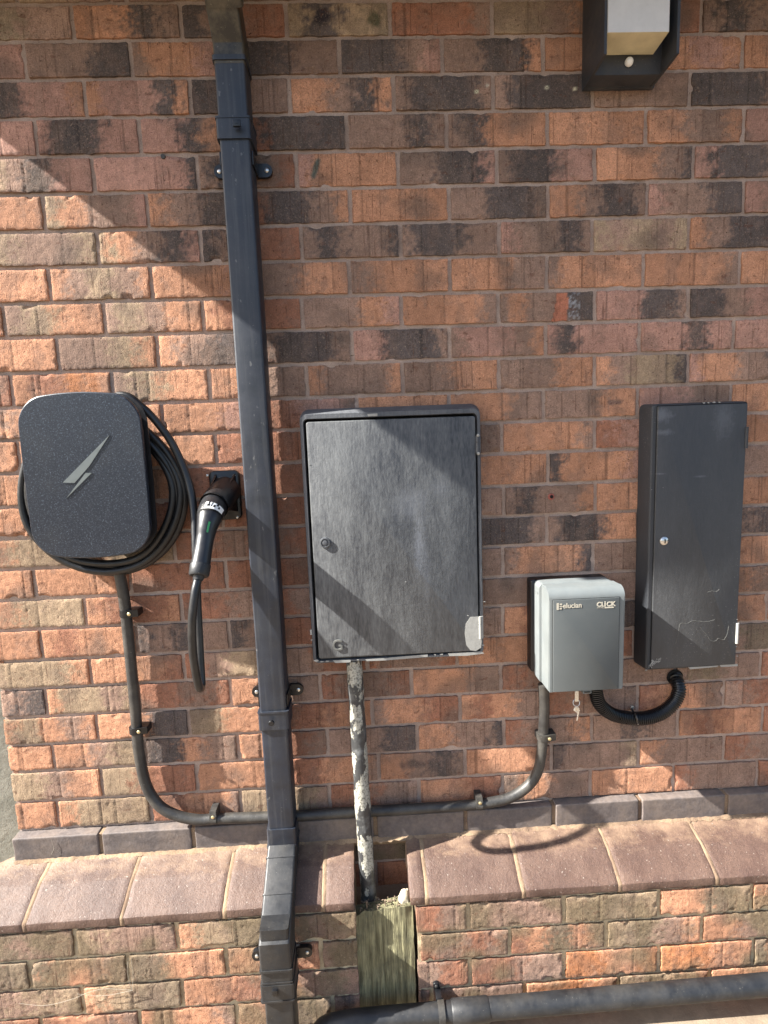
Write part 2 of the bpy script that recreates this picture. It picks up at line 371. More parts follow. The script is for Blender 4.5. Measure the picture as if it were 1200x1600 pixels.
def text_mesh(s, size, depth, loc, space=1.0, xs=1.0, off=0.0):
    cu = bpy.data.curves.new('t', 'FONT'); cu.body = s; cu.size = size; cu.extrude = depth; cu.space_character = space; cu.offset = off
    o = bpy.data.objects.new('t', cu); C.objects.link(o)
    bpy.context.view_layer.update()
    me = bpy.data.meshes.new_from_object(o.evaluated_get(bpy.context.evaluated_depsgraph_get()))
    bpy.data.objects.remove(o); bpy.data.curves.remove(cu)
    me.transform(Matrix.Translation(loc) @ Matrix.Rotation(R(90), 4, 'X') @ Matrix.Diagonal((xs, 1, 1, 1)))
    return me
def add_screw(name, parent, c, r, mat, depth=0.002, slot=True):
    bm = bmesh.new(); disc(bm, c, r, depth, 16, 0.0006)
    o = obj(name, bm, mat, parent)
    return o

# ------------------------------------------------------------------ brickwork
TONE = {'o': (0.475, 0.240, 0.142), 'p': (0.420, 0.235, 0.178), 'b': (0.280, 0.180, 0.134), 'd': (0.100, 0.080, 0.073),
        't': (0.320, 0.230, 0.150), 'r': (0.310, 0.142, 0.088), 'g': (0.205, 0.155, 0.105), 'c': (0.430, 0.180, 0.082)}
J100 = [62, 122, 183, 243, 302, 360, 417, 472, 525, 581, 635, 685, 737, 790, 839, 887, 935, 982, 1031, 1074, 1118, 1161, 1202, 1250, 1295]
J1180 = {0: 50, 7: 447, 8: 497, 9: 547, 10: 597, 11: 645, 12: 693, 13: 743, 14: 790, 15: 835, 16: 883, 17: 927, 18: 972, 19: 1018, 20: 1060, 21: 1103, 22: 1147, 23: 1188, 24: 1232}
PERP = {0: {3: (112, 33), 5: (282, 32), 7: (447, 30), 9: (609, 28), 11: (769, 27), 15: (1097, 22)},
 1: {2: (38, 93), 4: (204, 91), 8: (530, 87), 10: (691, 86), 12: (849, 84), 16: (1162, 78)},
 2: {3: (132, 153), 5: (297, 152), 7: (452, 148), 9: (615, 147), 11: (771, 145), 13: (927, 142), 15: (1079, 138)},
 3: {2: (55, 214), 4: (218, 212), 8: (542, 208), 10: (698, 205), 12: (856, 202), 14: (1010, 200), 16: (1163, 198)},
 4: {3: (145, 272), 5: (308, 270), 7: (463, 267), 9: (622, 265), 11: (777, 262), 13: (930, 258), 15: (1084, 255)},
 5: {2: (68, 333), 4: (230, 330), 8: (547, 322), 10: (702, 320), 12: (857, 317), 14: (1012, 314), 16: (1163, 311)},
 6: {3: (152, 387), 5: (313, 381), 7: (471, 377), 9: (626, 374), 13: (926, 369), 15: (1077, 367)},
 7: {2: (77, 447), 4: (236, 443), 8: (546, 434), 10: (703, 431), 12: (855, 427), 14: (1006, 424), 16: (1157, 421)},
 8: {1: (6, 504), 3: (163, 500), 5: (317, 494), 7: (472, 490), 9: (627, 485), 11: (779, 481), 13: (930, 476), 15: (1077, 472)},
 9: {2: (90, 555), 4: (246, 551), 8: (550, 541), 10: (703, 537), 12: (853, 530), 14: (1000, 527), 16: (1147, 521)},
 10: {1: (18, 609), 3: (175, 604), 5: (327, 602), 7: (479, 594), 9: (629, 590), 11: (780, 585), 13: (930, 580), 15: (1076, 574)},
 11: {4: (253, 643), 12: (850, 631), 14: (997, 626), 16: (1143, 619)},
 12: {1: (28, 710), 5: (337, 701), 13: (930, 679)}, 13: {12: (857, 730)}, 14: {13: (931, 780)},
 16: {1: (53, 910), 5: (353, 896)}, 17: {2: (133, 956), 4: (283, 947)}, 18: {1: (64, 1006), 3: (213, 999), 5: (358, 990)},
 19: {2: (141, 1047), 4: (287, 1040)}, 20: {1: (71, 1095), 5: (360, 1080), 7: (500, 1072), 9: (643, 1064), 11: (783, 1056)},
 21: {2: (151, 1136), 8: (582, 1113), 10: (719, 1105), 14: (997, 1088), 16: (1132, 1080)},
 22: {1: (83, 1183), 5: (372, 1168), 7: (512, 1160), 9: (652, 1153), 11: (788, 1144), 13: (925, 1134), 15: (1060, 1127)},
 23: {2: (159, 1224), 4: (307, 1214), 8: (592, 1199), 10: (727, 1190), 14: (998, 1178), 16: (1132, 1170)},
 24: {1: (90, 1272), 3: (235, 1263), 5: (376, 1255), 7: (515, 1246), 9: (655, 1238), 11: (786, 1231), 13: (923, 1221), 15: (1053, 1214)}}
TN = {  # tones along each brick by left joint; some tans paint in sunlight
 -1: {-2: 'tb', 0: 'bt', 2: 'tb', 4: 'bt', 6: 'bb', 8: 'tb', 10: 'bt', 12: 'bb', 14: 'tb', 16: 'bb'},
 0: {-1: 'bb', 1: 'bgbb', 3: 'oodb', 5: 'dbrr', 7: 'tdtg', 9: 'rrrb', 11: 'ttbo', 13: 'rrrr', 15: 'bdbr', 17: 'bb'},
 1: {0: 'ppp', 2: 'bbbdd', 4: 'bobppo'[:1] + 'oopo', 6: 'ddbb', 8: 'dddbp', 10: 'bbddo', 12: 'oobb', 14: 'oopo', 16: 'oob'},
 2: {-1: 'bd', 1: 'ddppo', 3: 'opppdo', 5: 'ddbb', 7: 'oobdo', 9: 'bdddb', 11: 'bdddd', 13: 'bbbb', 15: 'dddb', 17: 'bb'},
 3: {0: 'ppp', 2: 'pddpp', 4: 'ppdoo', 6: 'rddd', 8: 'bbbdb', 10: 'bdooo', 12: 'oooo', 14: 'oobbo', 16: 'ppr'},
 4: {-1: 'tt', 1: 'tbdpp', 3: 'pppppd', 5: 'bdbr', 7: 'poooo', 9: 'bbddp', 11: 'bddpp', 13: 'ooobd', 15: 'pddb', 17: 'dd'},
 5: {0: 'ooo', 2: 'tobbp', 4: 'obdd', 6: 'rddbo', 8: 'ooooo', 10: 'bbddb', 12: 'oobddb', 14: 'pbbdd', 16: 'pbb'},
 6: {-1: 'tt', 1: 'tbbt', 3: 'tobdp', 5: 'dbrr', 7: 'bdbbd', 9: 'bddbb', 11: 'pbbdb', 13: 'tbtbt', 15: 'obddd', 17: 'dd'},
 7: {0: 'ooo', 2: 'obtbo', 4: 'ooop', 6: 'bboo', 8: 'booo', 10: 'ooobb', 12: 'boooo', 14: 'oooob', 16: 'oob'},
 8: {-1: 'oo', 1: 'btoo', 3: 'btboo', 5: 'orrr', 7: 'bbbop', 9: 'oooob', 11: 'bobbdd', 13: 'pppddb', 15: 'ddbpp', 17: 'bb'},
 9: {0: 'ooo', 2: 'bbto', 4: 'obdd', 6: 'bddb', 8: 'ppdddb', 10: 'bppbo', 12: 'pdpppp', 14: 'pppdpp', 16: 'ppp'},
 10: {-1: 'or', 1: 'orco', 3: 'btoo', 5: 'oobb', 7: 'obbbo', 9: 'bboo', 11: 'bbboo', 13: 'obttd', 15: 'poobbd', 17: 'bb'},
 11: {0: 'bo', 2: 'oooo', 4: 'ooopo', 6: 'rrppb', 8: 'oooo', 10: 'ooobb', 12: 'bbboo', 14: 'ppbb', 16: 'ooo'},
 12: {-1: 'oo', 1: 'oobo', 3: 'oooo', 5: 'rrrr', 7: 'rrrr', 9: 'bbbb', 11: 'oooob', 13: 'rpp', 15: 'ooo', 17: 'ooo'},
 13: {0: 'ooo', 2: 'oo', 4: 'rrrr', 6: 'rrbb', 8: 'bb', 10: 'booo', 12: 'dooop', 14: 'ooo', 16: 'bbo'},
 14: {-1: 'oo', 1: 'oo', 3: 'rrrb', 5: 'rrr', 7: 'bb', 9: 'bb', 11: 'bdbbo', 13: 'ooo', 15: 'oo', 17: 'tb'},
 15: {0: 'ott', 2: 'ott', 4: 'rrbr', 6: 'brrr', 8: 'bb', 10: 'ddddb', 12: 'bddoo', 14: 'oo', 16: 'bdb'},
 16: {-1: 'oo', 1: 'ooor', 3: 'rrrr', 5: 'rrrr', 7: 'bb', 9: 'bb', 11: 'booodb'[:5], 13: 'bbb', 15: 'oo', 17: 'ob'},
 17: {0: 'ott', 2: 'orro', 4: 'rrbb', 6: 'rbbr', 8: 'bb', 10: 'bbb', 12: 'bobb', 14: 'bbbb', 16: 'obb'},
 18: {-1: 'oo', 1: 'orooo', 3: 'dbdbb', 5: 'dbrr', 7: 'rrrr', 9: 'bb', 11: 'orb', 13: 'ddd', 15: 'oo', 17: 'ob'},
 19: {0: 'ttto', 2: 'ooor', 4: 'rbtt', 6: 'bbrr', 8: 'rbbr', 10: 'ooo', 12: 'rrr', 14: 'bbb', 16: 'bgb'},
 20: {-1: 'bd', 1: 'ottbt', 3: 'rrbr', 5: 'oobb', 7: 'rbbr', 9: 'ooobb', 11: 'rbb', 13: 'bb', 15: 'bgbb', 17: 'rr'},
 21: {0: 'otobo', 2: 'oodd', 4: 'ttooo', 6: 'rroo', 8: 'boorr', 10: 'orobb', 12: 'rbb', 14: 'roob', 16: 'brr'},
 22: {-1: 'oo', 1: 'oobtt', 3: 'ddobb', 5: 'oorb', 7: 'bbbdd', 9: 'oobbd', 11: 'rbbo', 13: 'bbdbb', 15: 'oroo', 17: 'rr'},
 23: {0: 'ttboo', 2: 'ttrrr', 4: 'oooo', 6: 'rroob', 8: 'oobdb', 10: 'oooob', 12: 'dbbbt', 14: 'obbb', 16: 'rbb'},
 24: {-1: 'oo', 1: 'ottt', 3: 'rroob', 5: 'tttb', 7: 'rrbb', 9: 'oorr', 11: 'bobb', 13: 'ooooo', 15: 'rbbb', 17: 'rb'}}
def spot(px, py, rx, rz, ang, col, s=1.0, p=0.0):
    c = at(px, py, p); return (c.x, c.z, rx, rz, R(ang), col, s)
DK = (0.055, 0.048, 0.046)
SPOTS = [spot(493, 263, .008, .030, -25, (0.10, 0.11, 0.09)), spot(503, 25, .022, .020, 0, (0.035, 0.03, 0.035)), spot(585, 30, .018, .02, 0, (0.07, 0.075, 0.04), .8),
 spot(570, 760, .01, .01, 0, DK, .0), spot(893, 818, .028, .013, 0, DK), spot(960, 628, .022, .008, 0, (0.12, 0.08, 0.07), .7), spot(645, 1195, .04, .015, 0, DK, .6),
 spot(745, 143, .006, .005, 0, (0.6, 0.58, 0.4)), spot(761, 134, .004, .004, 0, (0.55, 0.5, 0.4)), spot(854, 137, .0045, .0045, 0, (0.6, 0.57, 0.42)), spot(898, 139, .006, .004, 0, (0.6, 0.57, 0.42)),
 spot(1195, 360, .02, .02, 0, DK, .5), spot(200, 1160, .03, .02, 0, DK, .3), spot(830, 1530, .001, .001, 0, DK, 0)]
ORP = [at(x, y) for x, y in ((869, 459), (887, 457), (888, 478), (885, 502), (862, 502), (868, 480))]
def inpoly(x, z, P):
    c = False; j = len(P) - 1
    for i in range(len(P)):
        if (P[i].z > z) != (P[j].z > z) and x < (P[j].x - P[i].x) * (z - P[i].z) / (P[j].z - P[i].z) + P[i].x: c = not c
        j = i
    return c
def lerp3(a, b, t): return tuple(a[i] + (b[i] - a[i]) * t for i in range(3))

class Bricks:
    def __init__(s): s.v = []; s.f = []; s.c = []
    def add(s, x0, x1, zb0, zb1, zt0, zt1, tones, y0, rough=1.0, res=0.0034, depth=0.012, dirt=0.0):
        """one brick face: relief grid, worn arrises, sides running back into the wall"""
        wd = x1 - x0; n = max(6, int(wd / res)); m = int(15 * 0.0045 / res) if res < 0.01 else 8
        seed = rnd.uniform(0, 500); off = rnd.uniform(-0.0012, 0.0012); tx = rnd.uniform(-0.006, 0.006); tz = rnd.uniform(-0.012, 0.012)
        tn = [TONE[k] for k in tones]; tv = rnd.uniform(0.88, 1.12)
        crease = [rnd.uniform(0.1, 0.9) for _ in range(rnd.choice((1, 1, 2, 2)))]; cv = [rnd.uniform(0.82, 1.16) for _ in range(4)]
        base = len(s.v); cx = (x0 + x1) / 2
        rag = 0.0016 * rough
        for j in range(-1, m + 2):
            for i in range(-1, n + 2):
                a = min(max(i / n, 0), 1); b = min(max(j / m, 0), 1)
                # tighter sampling towards the edges
                a = a + 0.012 * math.sin(2 * math.pi * a) * -1
                x = x0 + wd * a; zb = zb0 + (zb1 - zb0) * a; zt = zt0 + (zt1 - zt0) * a; z = zb + (zt - zb) * b
                q = Vector((x * 1.0 + seed, z * 1.0, seed * 0.3))
                ex = min(a, 1 - a) * wd; ez = min(b, 1 - b) * (zt - zb); e = min(ex, ez)
                nx = noise.noise(q * 55) * rag + noise.noise(q * 160) * rag * 0.6
                nz = noise.noise(q * 55 + Vector((9, 3, 1))) * rag + noise.noise(q * 160 + Vector((4, 3, 1))) * rag * 0.6
                k = max(0.0, 1 - e / 0.006)
                x += nx * k; z += nz * k
                rel = off + tx * (x - cx) + tz * (z - (zb + zt) / 2)
                rel += (noise.noise(q * 28) * 0.0004 + noise.noise(q * 85) * 0.0004 + noise.noise(q * 210) * 0.0005) * rough
                pit = noise.noise(q * 95 + Vector((20, 0, 0)))
                if pit > 0.5: rel -= (pit - 0.5) * 0.003
                for cr in crease:
                    dc = abs(a - cr) * wd
                    if dc < 0.0026: rel -= 0.0011 * (1 - dc / 0.0026)
                chip = noise.noise(q * 33 + Vector((0, 0, 40)))
                if chip > 0.34 and e < 0.010: rel -= (chip - 0.34) * 0.016 * (1 - e / 0.010) * rough
                kk = 0.0025 + 0.0015 * noise.noise(q * 40 + Vector((0, 7, 0)))
                if e < kk * 0.35: rel -= (kk * 0.35 - e) * 0.9
                y = y0 - rel
                if i < 0 or i > n or j < 0 or j > m: y = y0 + depth
                s.v.append((x, y, z))
                # tone
                u = a + 0.055 * noise.noise(q * 18 + Vector((5, 5, 5))) + 0.06 * (b - 0.5) * noise.noise(Vector((seed, 0, 0)))
                u = min(max(u, 0), 0.9999) * (len(tn) - 1); i0 = int(u); t = u - i0
                t = min(max((t - 0.5) * 1.7 + 0.5 + 0.9 * noise.noise(q * 50) + 0.9 * noise.noise(q * 170), 0), 1)
                c = lerp3(tn[i0], tn[min(i0 + 1, len(tn) - 1)], t)
                g = cv[sum(1 for cr in crease if a > cr)] * tv * (1 + 0.16 * noise.noise(q * 22))
                if any(abs(a - cr) * wd < 0.0018 for cr in crease): g *= 0.62
                c = tuple(h * g for h in c)
                sm = noise.noise(Vector((q.x * 30, q.y * 14, q.z)) + Vector((3, 31, 0))) + 0.5 * noise.noise(q * 110)
                if sm > 0.12: c = lerp3(c, (0.20, 0.135, 0.105), min((sm - 0.12) * 1.2, 0.34))
                cl = noise.noise(q * 13 + Vector((31, 0, 0)))
                if cl > 0.25: c = lerp3(c, (0.13, 0.095, 0.075), min((cl - 0.25) * 1.6, 0.6))
                if dirt:
                    dd = noise.noise(Vector((x, y0, z)) * 16 + Vector((3, 8, 2))) + 0.25 + dirt
                    if dd > 0.25: c = lerp3(c, (0.165, 0.125, 0.075), min((dd - 0.25) * 1.7, 0.8))
                for sx, sz, rx, rz, an, col, st in SPOTS:
                    dx, dz = x - sx, z - sz
                    if abs(dx) < 0.09 and abs(dz) < 0.06:
                        ca, sa = math.cos(an), math.sin(an); ux, uz = (dx * ca + dz * sa) / rx, (-dx * sa + dz * ca) / rz
                        w_ = 1 - math.sqrt(ux * ux + uz * uz) + 0.4 * noise.noise(q * 70)
                        if w_ > 0: c = lerp3(c, col, min(w_ * 2.2, 1) * st)
                if y0 == 0 and abs(x - ORP[0].x) < 0.08 and abs(z - ORP[4].z) < 0.09:
                    if inpoly(x, z, ORP): c = lerp3((0.46, 0.18, 0.11), (0.36, 0.14, 0.085), min(max(0.5 + noise.noise(q * 120), 0), 1)); s.v[-1] = (x, y + 0.0016, z)
                    elif abs(z - (ORP[0].z + ORP[4].z) / 2) < 0.036 and 0 < x - ORP[2].x < 0.028 and noise.noise(q * 150) > -0.02 + 14 * abs(x - ORP[2].x - 0.012): c = lerp3(c, (0.34, 0.35, 0.37), min(0.5 + noise.noise(q * 260), 0.9))
                s.c.append(c)
        W_ = n + 3
        for j in range(m + 2):
            for i in range(W_ - 1):
                a = base + j * W_ + i; s.f.append((a, a + 1, a + W_ + 1, a + W_))
        # close the back of the brick so that it is solid
        s.f.append((base, base + (m + 2) * W_, base + (m + 2) * W_ + W_ - 1, base + W_ - 1))
    def build(s, name, parent):
        me = bpy.data.meshes.new('m'); me.from_pydata(s.v, [], s.f); me.update()
        ca = me.color_attributes.new('tone', 'FLOAT_COLOR', 'POINT')
        arr = np.ones((len(s.c), 4), dtype=np.float32); arr[:, :3] = np.array(s.c); ca.data.foreach_set('color', arr.ravel())
        for p in me.polygons: p.use_smooth = True
        me.set_sharp_from_angle(angle=R(50))
        return link(name, me, M['brick'], parent)
def sheet(name, x0, x1, z0, z1, y, mat, parent, res=0.009, amp=0.0014):
    nx = max(2, int((x1 - x0) / res)); nz = max(2, int((z1 - z0) / res)); V = []; Fc = []
    for j in range(nz + 1):
        for i in range(nx + 1):
            x = x0 + (x1 - x0) * i / nx; z = z0 + (z1 - z0) * j / nz; q = Vector((x, z, y * 7))
            V.append((x, y + noise.noise(q * 45) * amp + noise.noise(q * 140) * amp * 0.7, z))
    for j in range(nz):
        for i in range(nx):
            a = j * (nx + 1) + i; Fc.append((a, a + 1, a + nx + 2, a + nx + 1))
    me = bpy.data.meshes.new('m'); me.from_pydata(V, [], Fc); me.update()
    for p in me.polygons: p.use_smooth = True
    return link(name, me, mat, parent)

house = thing('brick_wall', 'red and charcoal mottled brick house wall with a projecting plum coping and plinth', 'wall', (1.2, 0, -2.25))
XR = 2.75
def zj(n, x):
    nom = -0.075 * n
    if n < 0 or n > 24: return nom
    l = at(100, J100[n]).z; r = at(1180, J1180[n]).z if n in J1180 else l
    xl, xr = at(100, J100[n]).x, at(1180, J100[n] - 40).x
    t = min(max((x - xl) / (xr - xl), 0), 1)
    return nom + 0.75 * ((l + (r - l) * t) - nom)
bk = Bricks()
for n in range(-2, 25):
    par = 0 if n % 2 else 1            # odd courses have even joints
    meas = {u: at(*q).x for u, q in PERP.get(n, {}).items()}
    avg = sum(meas[u] - u * 0.1125 for u in meas) / len(meas) if meas else 0.0
    def ux(u):
        if u <= 0: return -0.005
        if u in meas: return meas[u]
        ks = sorted(meas, key=lambda q: abs(q - u))[:1]
        return u * 0.1125 + (meas[ks[0]] - ks[0] * 0.1125 if ks and abs(ks[0] - u) <= 4 else avg)
    us = [0] + list(range(2 if par == 0 else 1, 26, 2))
    for a, b_ in zip(us[:-1], us[1:]):
        x0, x1 = ux(a) + 0.005, ux(b_) - 0.005
        if x0 > XR - 0.1: continue
        x1 = min(x1, XR)
        key = a if a in TN.get(n, {}) else (-1 if a == 0 and -1 in TN.get(n, {}) else None)
        tones = TN.get(n, {}).get(key) if key is not None else None
        if tones is None: tones = ''.join(rnd.choice('oopbbdr') for _ in range(3))
        if len(tones) == 1: tones *= 2
        g = 0.0047
        bk.add(x0, x1, zj(n, x0) + g, zj(n, x1) + g, zj(n - 1, x0) - g, zj(n - 1, x1) - g, tones, 0.0)
# bricks seen at the back of the slot in the coping
xs0, xs1 = 0.845, 0.976
bk.add(xs0 - 0.06, xs0 + 0.028, -1.872, -1.872, -1.812, -1.812, 'dd', -0.0)
bk.add(xs0 + 0.036, xs1 + 0.06, -1.872, -1.872, -1.812, -1.812, 'gd', -0.0)
bk.add(xs0 - 0.06, xs1 + 0.06, -1.945, -1.945, -1.882, -1.882, 'dgbg', -0.0, dirt=.3)
bk.add(xs0 - 0.06, xs0 + 0.045, -2.02, -2.02, -1.955, -1.955, 'dr', -0.0)
bk.add(xs0 + 0.055, xs1 + 0.06, -2.02, -2.02, -1.955, -1.955, 'rrd', -0.0)
bk.build('wall_bricks', house)
sheet('mortar', 0.002, XR, -2.25, 0.15, 0.0052, M['mortar'], house)
# solid body of the wall behind the face
bm = bmesh.new(); add_box(bm, 0.006, XR, 0.010, 0.26, -2.25, 0.15); obj('wall_core', bm, M['mortar'], house, False)
# brick return round the left corner
rb = Bricks()
for n in range(-2, 25):
    y = 0.006 if n % 2 else -0.0
    for k in range(2):
        w0 = 0.105 + (0.11 if n % 2 else 0)
        a0, a1 = (0.004, w0) if k == 0 else (w0 + 0.01, 0.255)
        rb.add(a0, a1, -0.075 * n + 0.005, -0.075 * n + 0.005, -0.075 * (n - 1) - 0.005, -0.075 * (n - 1) - 0.005, rnd.choice(('oo', 'ob', 'bo', 'ot', 'rb')), 0.0, res=0.012)
ro = rb.build('return_bricks', None)
ro.data.transform(Matrix.Translation((0.0045, 0.0, 0)) @ Matrix(((0, 1, 0, 0), (1, 0, 0, 0), (0, 0, 1, 0), (0, 0, 0, 1))))
ro.data.flip_normals(); ro.data.transform(Matrix.Translation(-house.location)); ro.parent = house

# ---- dark course
def pxs(l, p): return [at(x, y, p).x for x, y in l]
dj = [-0.135] + [0.0 - 0.004] + pxs([(157, 1322), (302, 1315), (445, 1307), (587, 1299), (728, 1290), (866, 1281), (1001, 1272), (1136, 1263)], 0.025)
dj = [-0.006] + dj[2:] + [dj[-1] + 0.225 * k for k in (1, 2, 3, 4)]
bm = bmesh.new()
for a, b_ in zip(dj[:-1], dj[1:]):
    a += 0.005; b_ = min(b_ - 0.005, XR)
    if a > XR: continue
    if a < xs0 < b_:      # the slot does not cut this course
        pass
    dz = rnd.uniform(-0.001, 0.001); dy = rnd.uniform(-0.0015, 0.0015)
    add_box(bm, a, b_, -0.024 + dy, 0.02, -1.869 + dz, -1.8045 + dz, 0.0035, 3)
bmesh.ops.subdivide_edges(bm, edges=[e for e in bm.edges if e.calc_length() > 0.05], cuts=12, use_grid_fill=True)
for v in bm.verts: v.co += Vector((noise.noise(v.co * 40), noise.noise(v.co * 50 + Vector((5, 0, 0))), noise.noise(v.co * 45 + Vector((0, 5, 0))))) * 0.0010
obj('dark_course', bm, M['dark_brick'], house, True, 40)
bm = bmesh.new(); add_box(bm, 0.0, XR, -0.019, 0.008, -1.872, -1.8075); obj('course_mortar', bm, M['mortar_pale'], house, False)

# ---- coping
prof = [(0.012, -1.860), (0.022, -1.864), (0.045, -1.8715), (0.084, -1.8835), (0.0845, -1.8838), (0.120, -1.9045), (0.1480, -1.9215), (0.1502, -1.9238), (0.151, -1.9265), (0.151, -1.9405), (0.1495, -1.9440), (0.13, -1.9455), (0.012, -1.9455)]
fj = [-0.14, 0.089, 0.309, 0.543, 0.771, xs0 + 0.004]
fr_ = [xs1 - 0.006, 1.014, 1.243, 1.475, 1.712, 1.94, 2.165, 2.39, 2.615, XR + 0.004]
def cop_block(bm, a, b_, drop=0.0, rag=1.0):
    n = max(3, int((b_ - a) / 0.006)); dz = rnd.uniform(-0.0015, 0.0015) * rag; P = []
    pr = []
    for (p0, z0), (p1, z1) in zip(prof[:-1], prof[1:]):
        k = max(1, int(math.hypot(p1 - p0, z1 - z0) / 0.009)) if p1 > p0 - 0.02 else 1
        pr += [(p0 + (p1 - p0) * t / k, z0 + (z1 - z0) * t / k) for t in range(k)]
    pr.append(prof[-1])
    for i in range(n + 1):
        x = a + (b_ - a) * i / n; row = []
        e = min(x - a, b_ - x); rd = max(0, 0.0025 - e) * 0.6
        for p, z in pr:
            q = Vector((x, p, z)); s_ = 1 - 0.002 * (1 if drop else 0)
            hip = max(0.0, -x - 0.0)      # hipped end at the left corner
            zz = z - max(0, hip - p) * 0.42 if p < hip else z
            row.append(bm.verts.new((x + (noise.noise(q * 45) * 0.0022 + noise.noise(q * 130) * 0.0012) * (1 if e < 0.003 else 0), -(p - drop * 0.7 - rd) + noise.noise(q * 35) * 0.0009, zz + dz - drop - rd * 0.8 + noise.noise(q * 30) * 0.0010 + noise.noise(q * 95) * 0.0004)))
        P.append(row)
    for i in range(n):
        for k in range(len(pr)):
            k2 = (k + 1) % len(pr)
            bm.faces.new((P[i][k], P[i + 1][k], P[i + 1][k2], P[i][k2]))
    bm.faces.new(P[0]); bm.faces.new(P[-1][::-1])
bm = bmesh.new()
for js in (fj, fr_):
    for a, b_ in zip(js[:-1], js[1:]): cop_block(bm, a + 0.005, b_ - 0.005)
obj('coping', bm, M['coping'], house, True, 22)
bm = bmesh.new()
for js in (fj, fr_):
    for x in js[1:-1]: cop_block(bm, x - 0.0062, x + 0.0062, 0.0008, 0.3)
# crumbled bedding mortar along the back of the coping
for a, b_ in ((0.0, xs0 + .1), (xs1 - .1, XR)):
    n = int((b_ - a) / 0.006); pv = None
    for i in range(n + 1):
        x = a + (b_ - a) * i / n; q = Vector((x, 0, 0)); h = 0.0016 + 0.0028 * abs(noise.noise(q * 60)) + 0.002 * abs(noise.noise(q * 170))
        d = 0.030 + 0.012 * abs(noise.noise(q * 40 + Vector((0, 4, 0)))) + 0.006 * noise.noise(q * 150)
        r_ = [bm.verts.new(v) for v in ((x, -0.022, -1.862 + h), (x, -0.022 - (d - .022) * .5, -1.8655 + h * 0.7), (x, -d, -1.8665 - (d - 0.03) * 0.4), (x, -0.02, -1.885))]
        if pv:
            for k in range(3): bm.faces.new((pv[k], r_[k], r_[k + 1], pv[k + 1]))
        pv = r_
obj('coping_mortar', bm, M['mortar_pale'], house, True, 60)

# ---- plinth below the coping
PF = 0.15
pl = Bricks()
PLJ = {0: [(-37, 1482), (117, 1475), (277, 1465), (432, 1455), (588, 1447), (732, 1440), (882, 1425), (1030, 1415), (1175, 1405)],
 1: [(-110, 1535), (46, 1528), (200, 1518), (354, 1505), (502, 1500), (655, 1490), (797, 1480), (948, 1470), (1097, 1457), (1240, 1448)],
 2: [(-25, 1578), (130, 1568), (285, 1555), (438, 1545), (590, 1535), (735, 1525), (882, 1515), (1030, 1505), (1177, 1493)],
 3: [(-90, 1616), (64, 1606), (218, 1597), (370, 1587), (520, 1575), (675, 1562), (820, 1550), (967, 1535), (1110, 1522), (1255, 1510)]}
PLT = {0: ['gb', 'tbb', 'otgd', 'ogbt', 'rrbb', 'bb', 'tgt', 'oogt', 'oggb'], 1: ['gg', 'gob', 'ggooo', 'oobro', 'bgg', 'rbrb', 'rogob', 'tgbo', 'oobgb', 'goob'],
       2: ['bt', 'otgg', 'oorb', 'obgb', 'bbrr', 'rrbb', 'ccooc', 'ccoo', 'gccoc'], 3: ['or', 'rob', 'ooob', 'oogt', 'bdb', 'bb', 'oco', 'tto', 'ooc', 'co']}
for r_ in range(4):
    js = [at(x, y, PF).x for x, y in PLJ[r_]]
    first = -0.145
    js = [first] + [j for j in js if j > first + 0.05]
    skip = len(PLJ[r_]) + 1 - len(js)
    while js[-1] < XR: js.append(js[-1] + 0.225)
    zt = -1.9505 - 0.075 * r_; zb = zt - 0.0655
    for i, (a, b_) in enumerate(zip(js[:-1], js[1:])):
        k = i + skip - 1
        tn = PLT[r_][k] if 0 <= k < len(PLT[r_]) else rnd.choice(('oot', 'got', 'oo', 'cob'))
        a += 0.0055; b_ = min(b_ - 0.0055, XR)
        segs = [(a, b_)]
        if a < xs1 + 0.008 and b_ > xs0: segs = [(a, min(b_, xs0)), (max(a, xs1 + 0.012), b_)]
        for s0, s1 in segs:
            if s1 - s0 > 0.02:
                dirt = 0.10 if r_ < 2 else -0.05
                pl.add(s0, s1, zb, zb, zt, zt, tn, -PF, rough=1.35, depth=0.02, dirt=dirt)
pl.build('plinth_bricks', house)
for a, b_ in ((-0.142, xs0 - 0.002), (xs1 + 0.014, XR)):
    sheet('plinth_mortar', a, b_, -2.25, -1.944, -PF + 0.0065, M['mortar_low'], house, 0.007, 0.002)
    bm = bmesh.new(); add_box(bm, a, b_, -PF + 0.012, 0.008, -2.25, -1.9465); obj('plinth_core', bm, M['mortar_low'], house, False)

# ---- sheltering eaves above (its left end and front edge throw the big shadow)
SZ = 0.15; XL = -0.250; D = 0.350
eave = thing('roof_eaves', 'brown boarded roof eaves overhanging the top of the brick wall', 'eaves', (1.2, -0.2, SZ))
bm = bmesh.new(); add_box(bm, XL, XR, -D + 0.085, 0.26, SZ, SZ + 0.012); obj('soffit', bm, M['soffit'], eave, False)
bm = bmesh.new(); add_box(bm, XL, XR, -D + 0.062, -D + 0.083, SZ - 0.001, SZ + 0.16); obj('fascia', bm, M['soffit'], eave, False)
bm = bmesh.new(); add_box(bm, XL, XR, -D, -D + 0.060, SZ + 0.0, SZ + 0.07, 0.008); obj('gutter', bm, M['pipe'], eave)
bm = bmesh.new(); v = [bm.verts.new(p) for p in ((XL, -D + .05, SZ + .165), (XR, -D + .05, SZ + .165), (XR, 0.3, SZ + .42), (XL, 0.3, SZ + .42), (XL, -D + .05, SZ + .145), (XR, -D + .05, SZ + .145), (XR, 0.3, SZ + .40), (XL, 0.3, SZ + .40))]
for f in ((0, 1, 2, 3), (7, 6, 5, 4), (0, 4, 5, 1), (2, 6, 7, 3), (1, 5, 6, 2), (3, 7, 4, 0)): bm.faces.new([v[i] for i in f])
